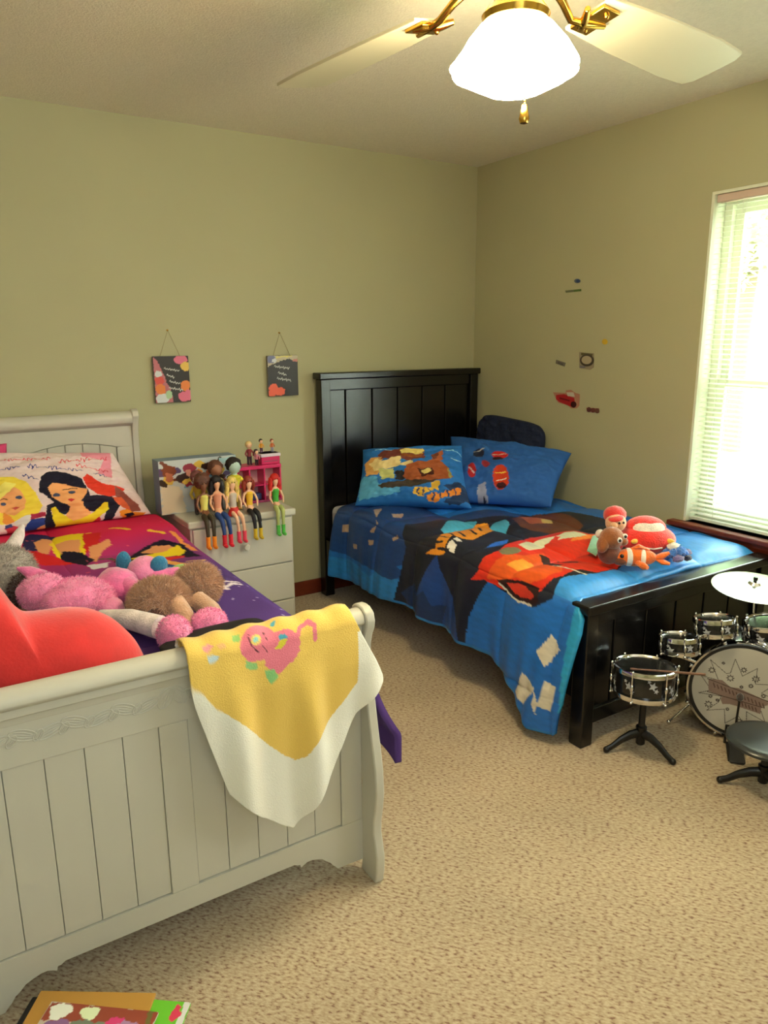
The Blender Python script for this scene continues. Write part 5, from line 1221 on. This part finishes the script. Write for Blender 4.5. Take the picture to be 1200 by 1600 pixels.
# ================================================================== MAGAZINES by the footboard
def quad_at(pts, z): return [at(x, y, 2, z) for x, y in pts]
m0 = quad_at([(62, 1554), (185, 1563)], .10); x0_, y0_ = m0[0][0]+.01, m0[0][1]+.03
mg = 'magazines stacked on the carpet at the foot of the sleigh bed'
def sheet(name, label, cx, cy, w_, h_, ang, z0, th, colr, art=None, cat='magazine'):
    t = thing(name, label, cat, (cx, cy, z0), mg if cat == 'magazine' else None); M = Matrix.Translation((cx, cy, z0)) @ Matrix.Rotation(math.radians(ang), 4, 'Z')
    MB().box(-w_/2, w_/2, -h_/2, h_/2, 0, th, M).build('pages', mat('paper_%d_%d_%d' % colr, colr, .4), t, smooth=False, bevel=.001)
    if art:
        n = 120; u, v = np.meshgrid(np.linspace(0, 1, n), np.linspace(0, 1, n), indexing='ij'); c = np.tile(lin(colr), (*u.shape, 1)); c = paint(u+wob(u, v, .01, 30, 1), v+wob(u, v, .01, 30, 2), c, art)
        P = np.stack([(u-.5)*w_, (v-.5)*h_, np.full_like(u, th+.0006)], -1); Mn = np.array(M); P = P @ Mn[:3, :3].T+Mn[:3, 3]
        grid('cover', P, c, mat('glossy_cover', vcol=True, rough=.25), t)
    return t
ang0 = -36
def pos(a, b): c_, s_ = math.cos(math.radians(ang0)), math.sin(math.radians(ang0)); return x0_+a*c_-b*s_, y0_+a*s_+b*c_
cx, cy_ = pos(.165, -.17)
bo = thing('storage_tray', 'low black storage tray holding the magazines, bottom left corner', 'tray', (cx, cy_, 0))
Mt = Matrix.Translation((cx, cy_, 0)) @ Matrix.Rotation(math.radians(ang0), 4, 'Z')
MB().box(-.18, .15, -.17, .155, 0, .075, Mt).build('tray_body', blackplastic, bo, bevel=.012, bseg=3)
MB().box(-.185, .155, -.175, .160, .064, .074, Mt).build('rim', blackplastic, bo, bevel=.004)
cx, cy_ = pos(.165, -.155); sheet('magazine', 'green comic magazine at the bottom of the stack, corner sticking out right', cx+.04, cy_-.03, .22, .29, ang0-2, .0755, .006, (110, 196, 50),
    [('e', (.90, .90), (.05, .07), (214, 60, 90)), ('p', [(.95, 1), (1, 1), (1, 0), (.95, 0)], (226, 226, 226))])
cx, cy_ = pos(.13, -.15); sheet('magazine', 'tan covered magazine in the middle of the stack', cx, cy_, .25, .29, ang0+2, .082, .006, (186, 138, 60))
cx, cy_ = pos(.15, -.185); sheet('magazine', 'glossy comic magazine with purple and pink art on top of stack', cx, cy_, .235, .28, ang0-3, .0885, .005, (200, 186, 170),
    [('p', [(0, 1), (1, 1), (1, .86), (0, .86)], (150, 70, 50)), ('e', (.12, .93), (.1, .06), (236, 240, 230)), ('e', (.4, .94), (.08, .05), (226, 240, 200)), ('e', (.2, .78), (.16, .09), (140, 100, 150)), ('e', (.45, .82), (.18, .07), (120, 130, 110)), ('e', (.68, .88), (.12, .04), (214, 60, 120)), ('e', (.8, .78), (.14, .14), (170, 130, 170)), ('p', [(.2, .7), (.7, .74), (.7, .3), (.2, .3)], (120, 90, 100)), ('e', (.9, .6), (.1, .2), (196, 180, 190)), ('p', [(.93, 1), (.97, 1), (.97, 0), (.93, 0)], (110, 100, 50))])
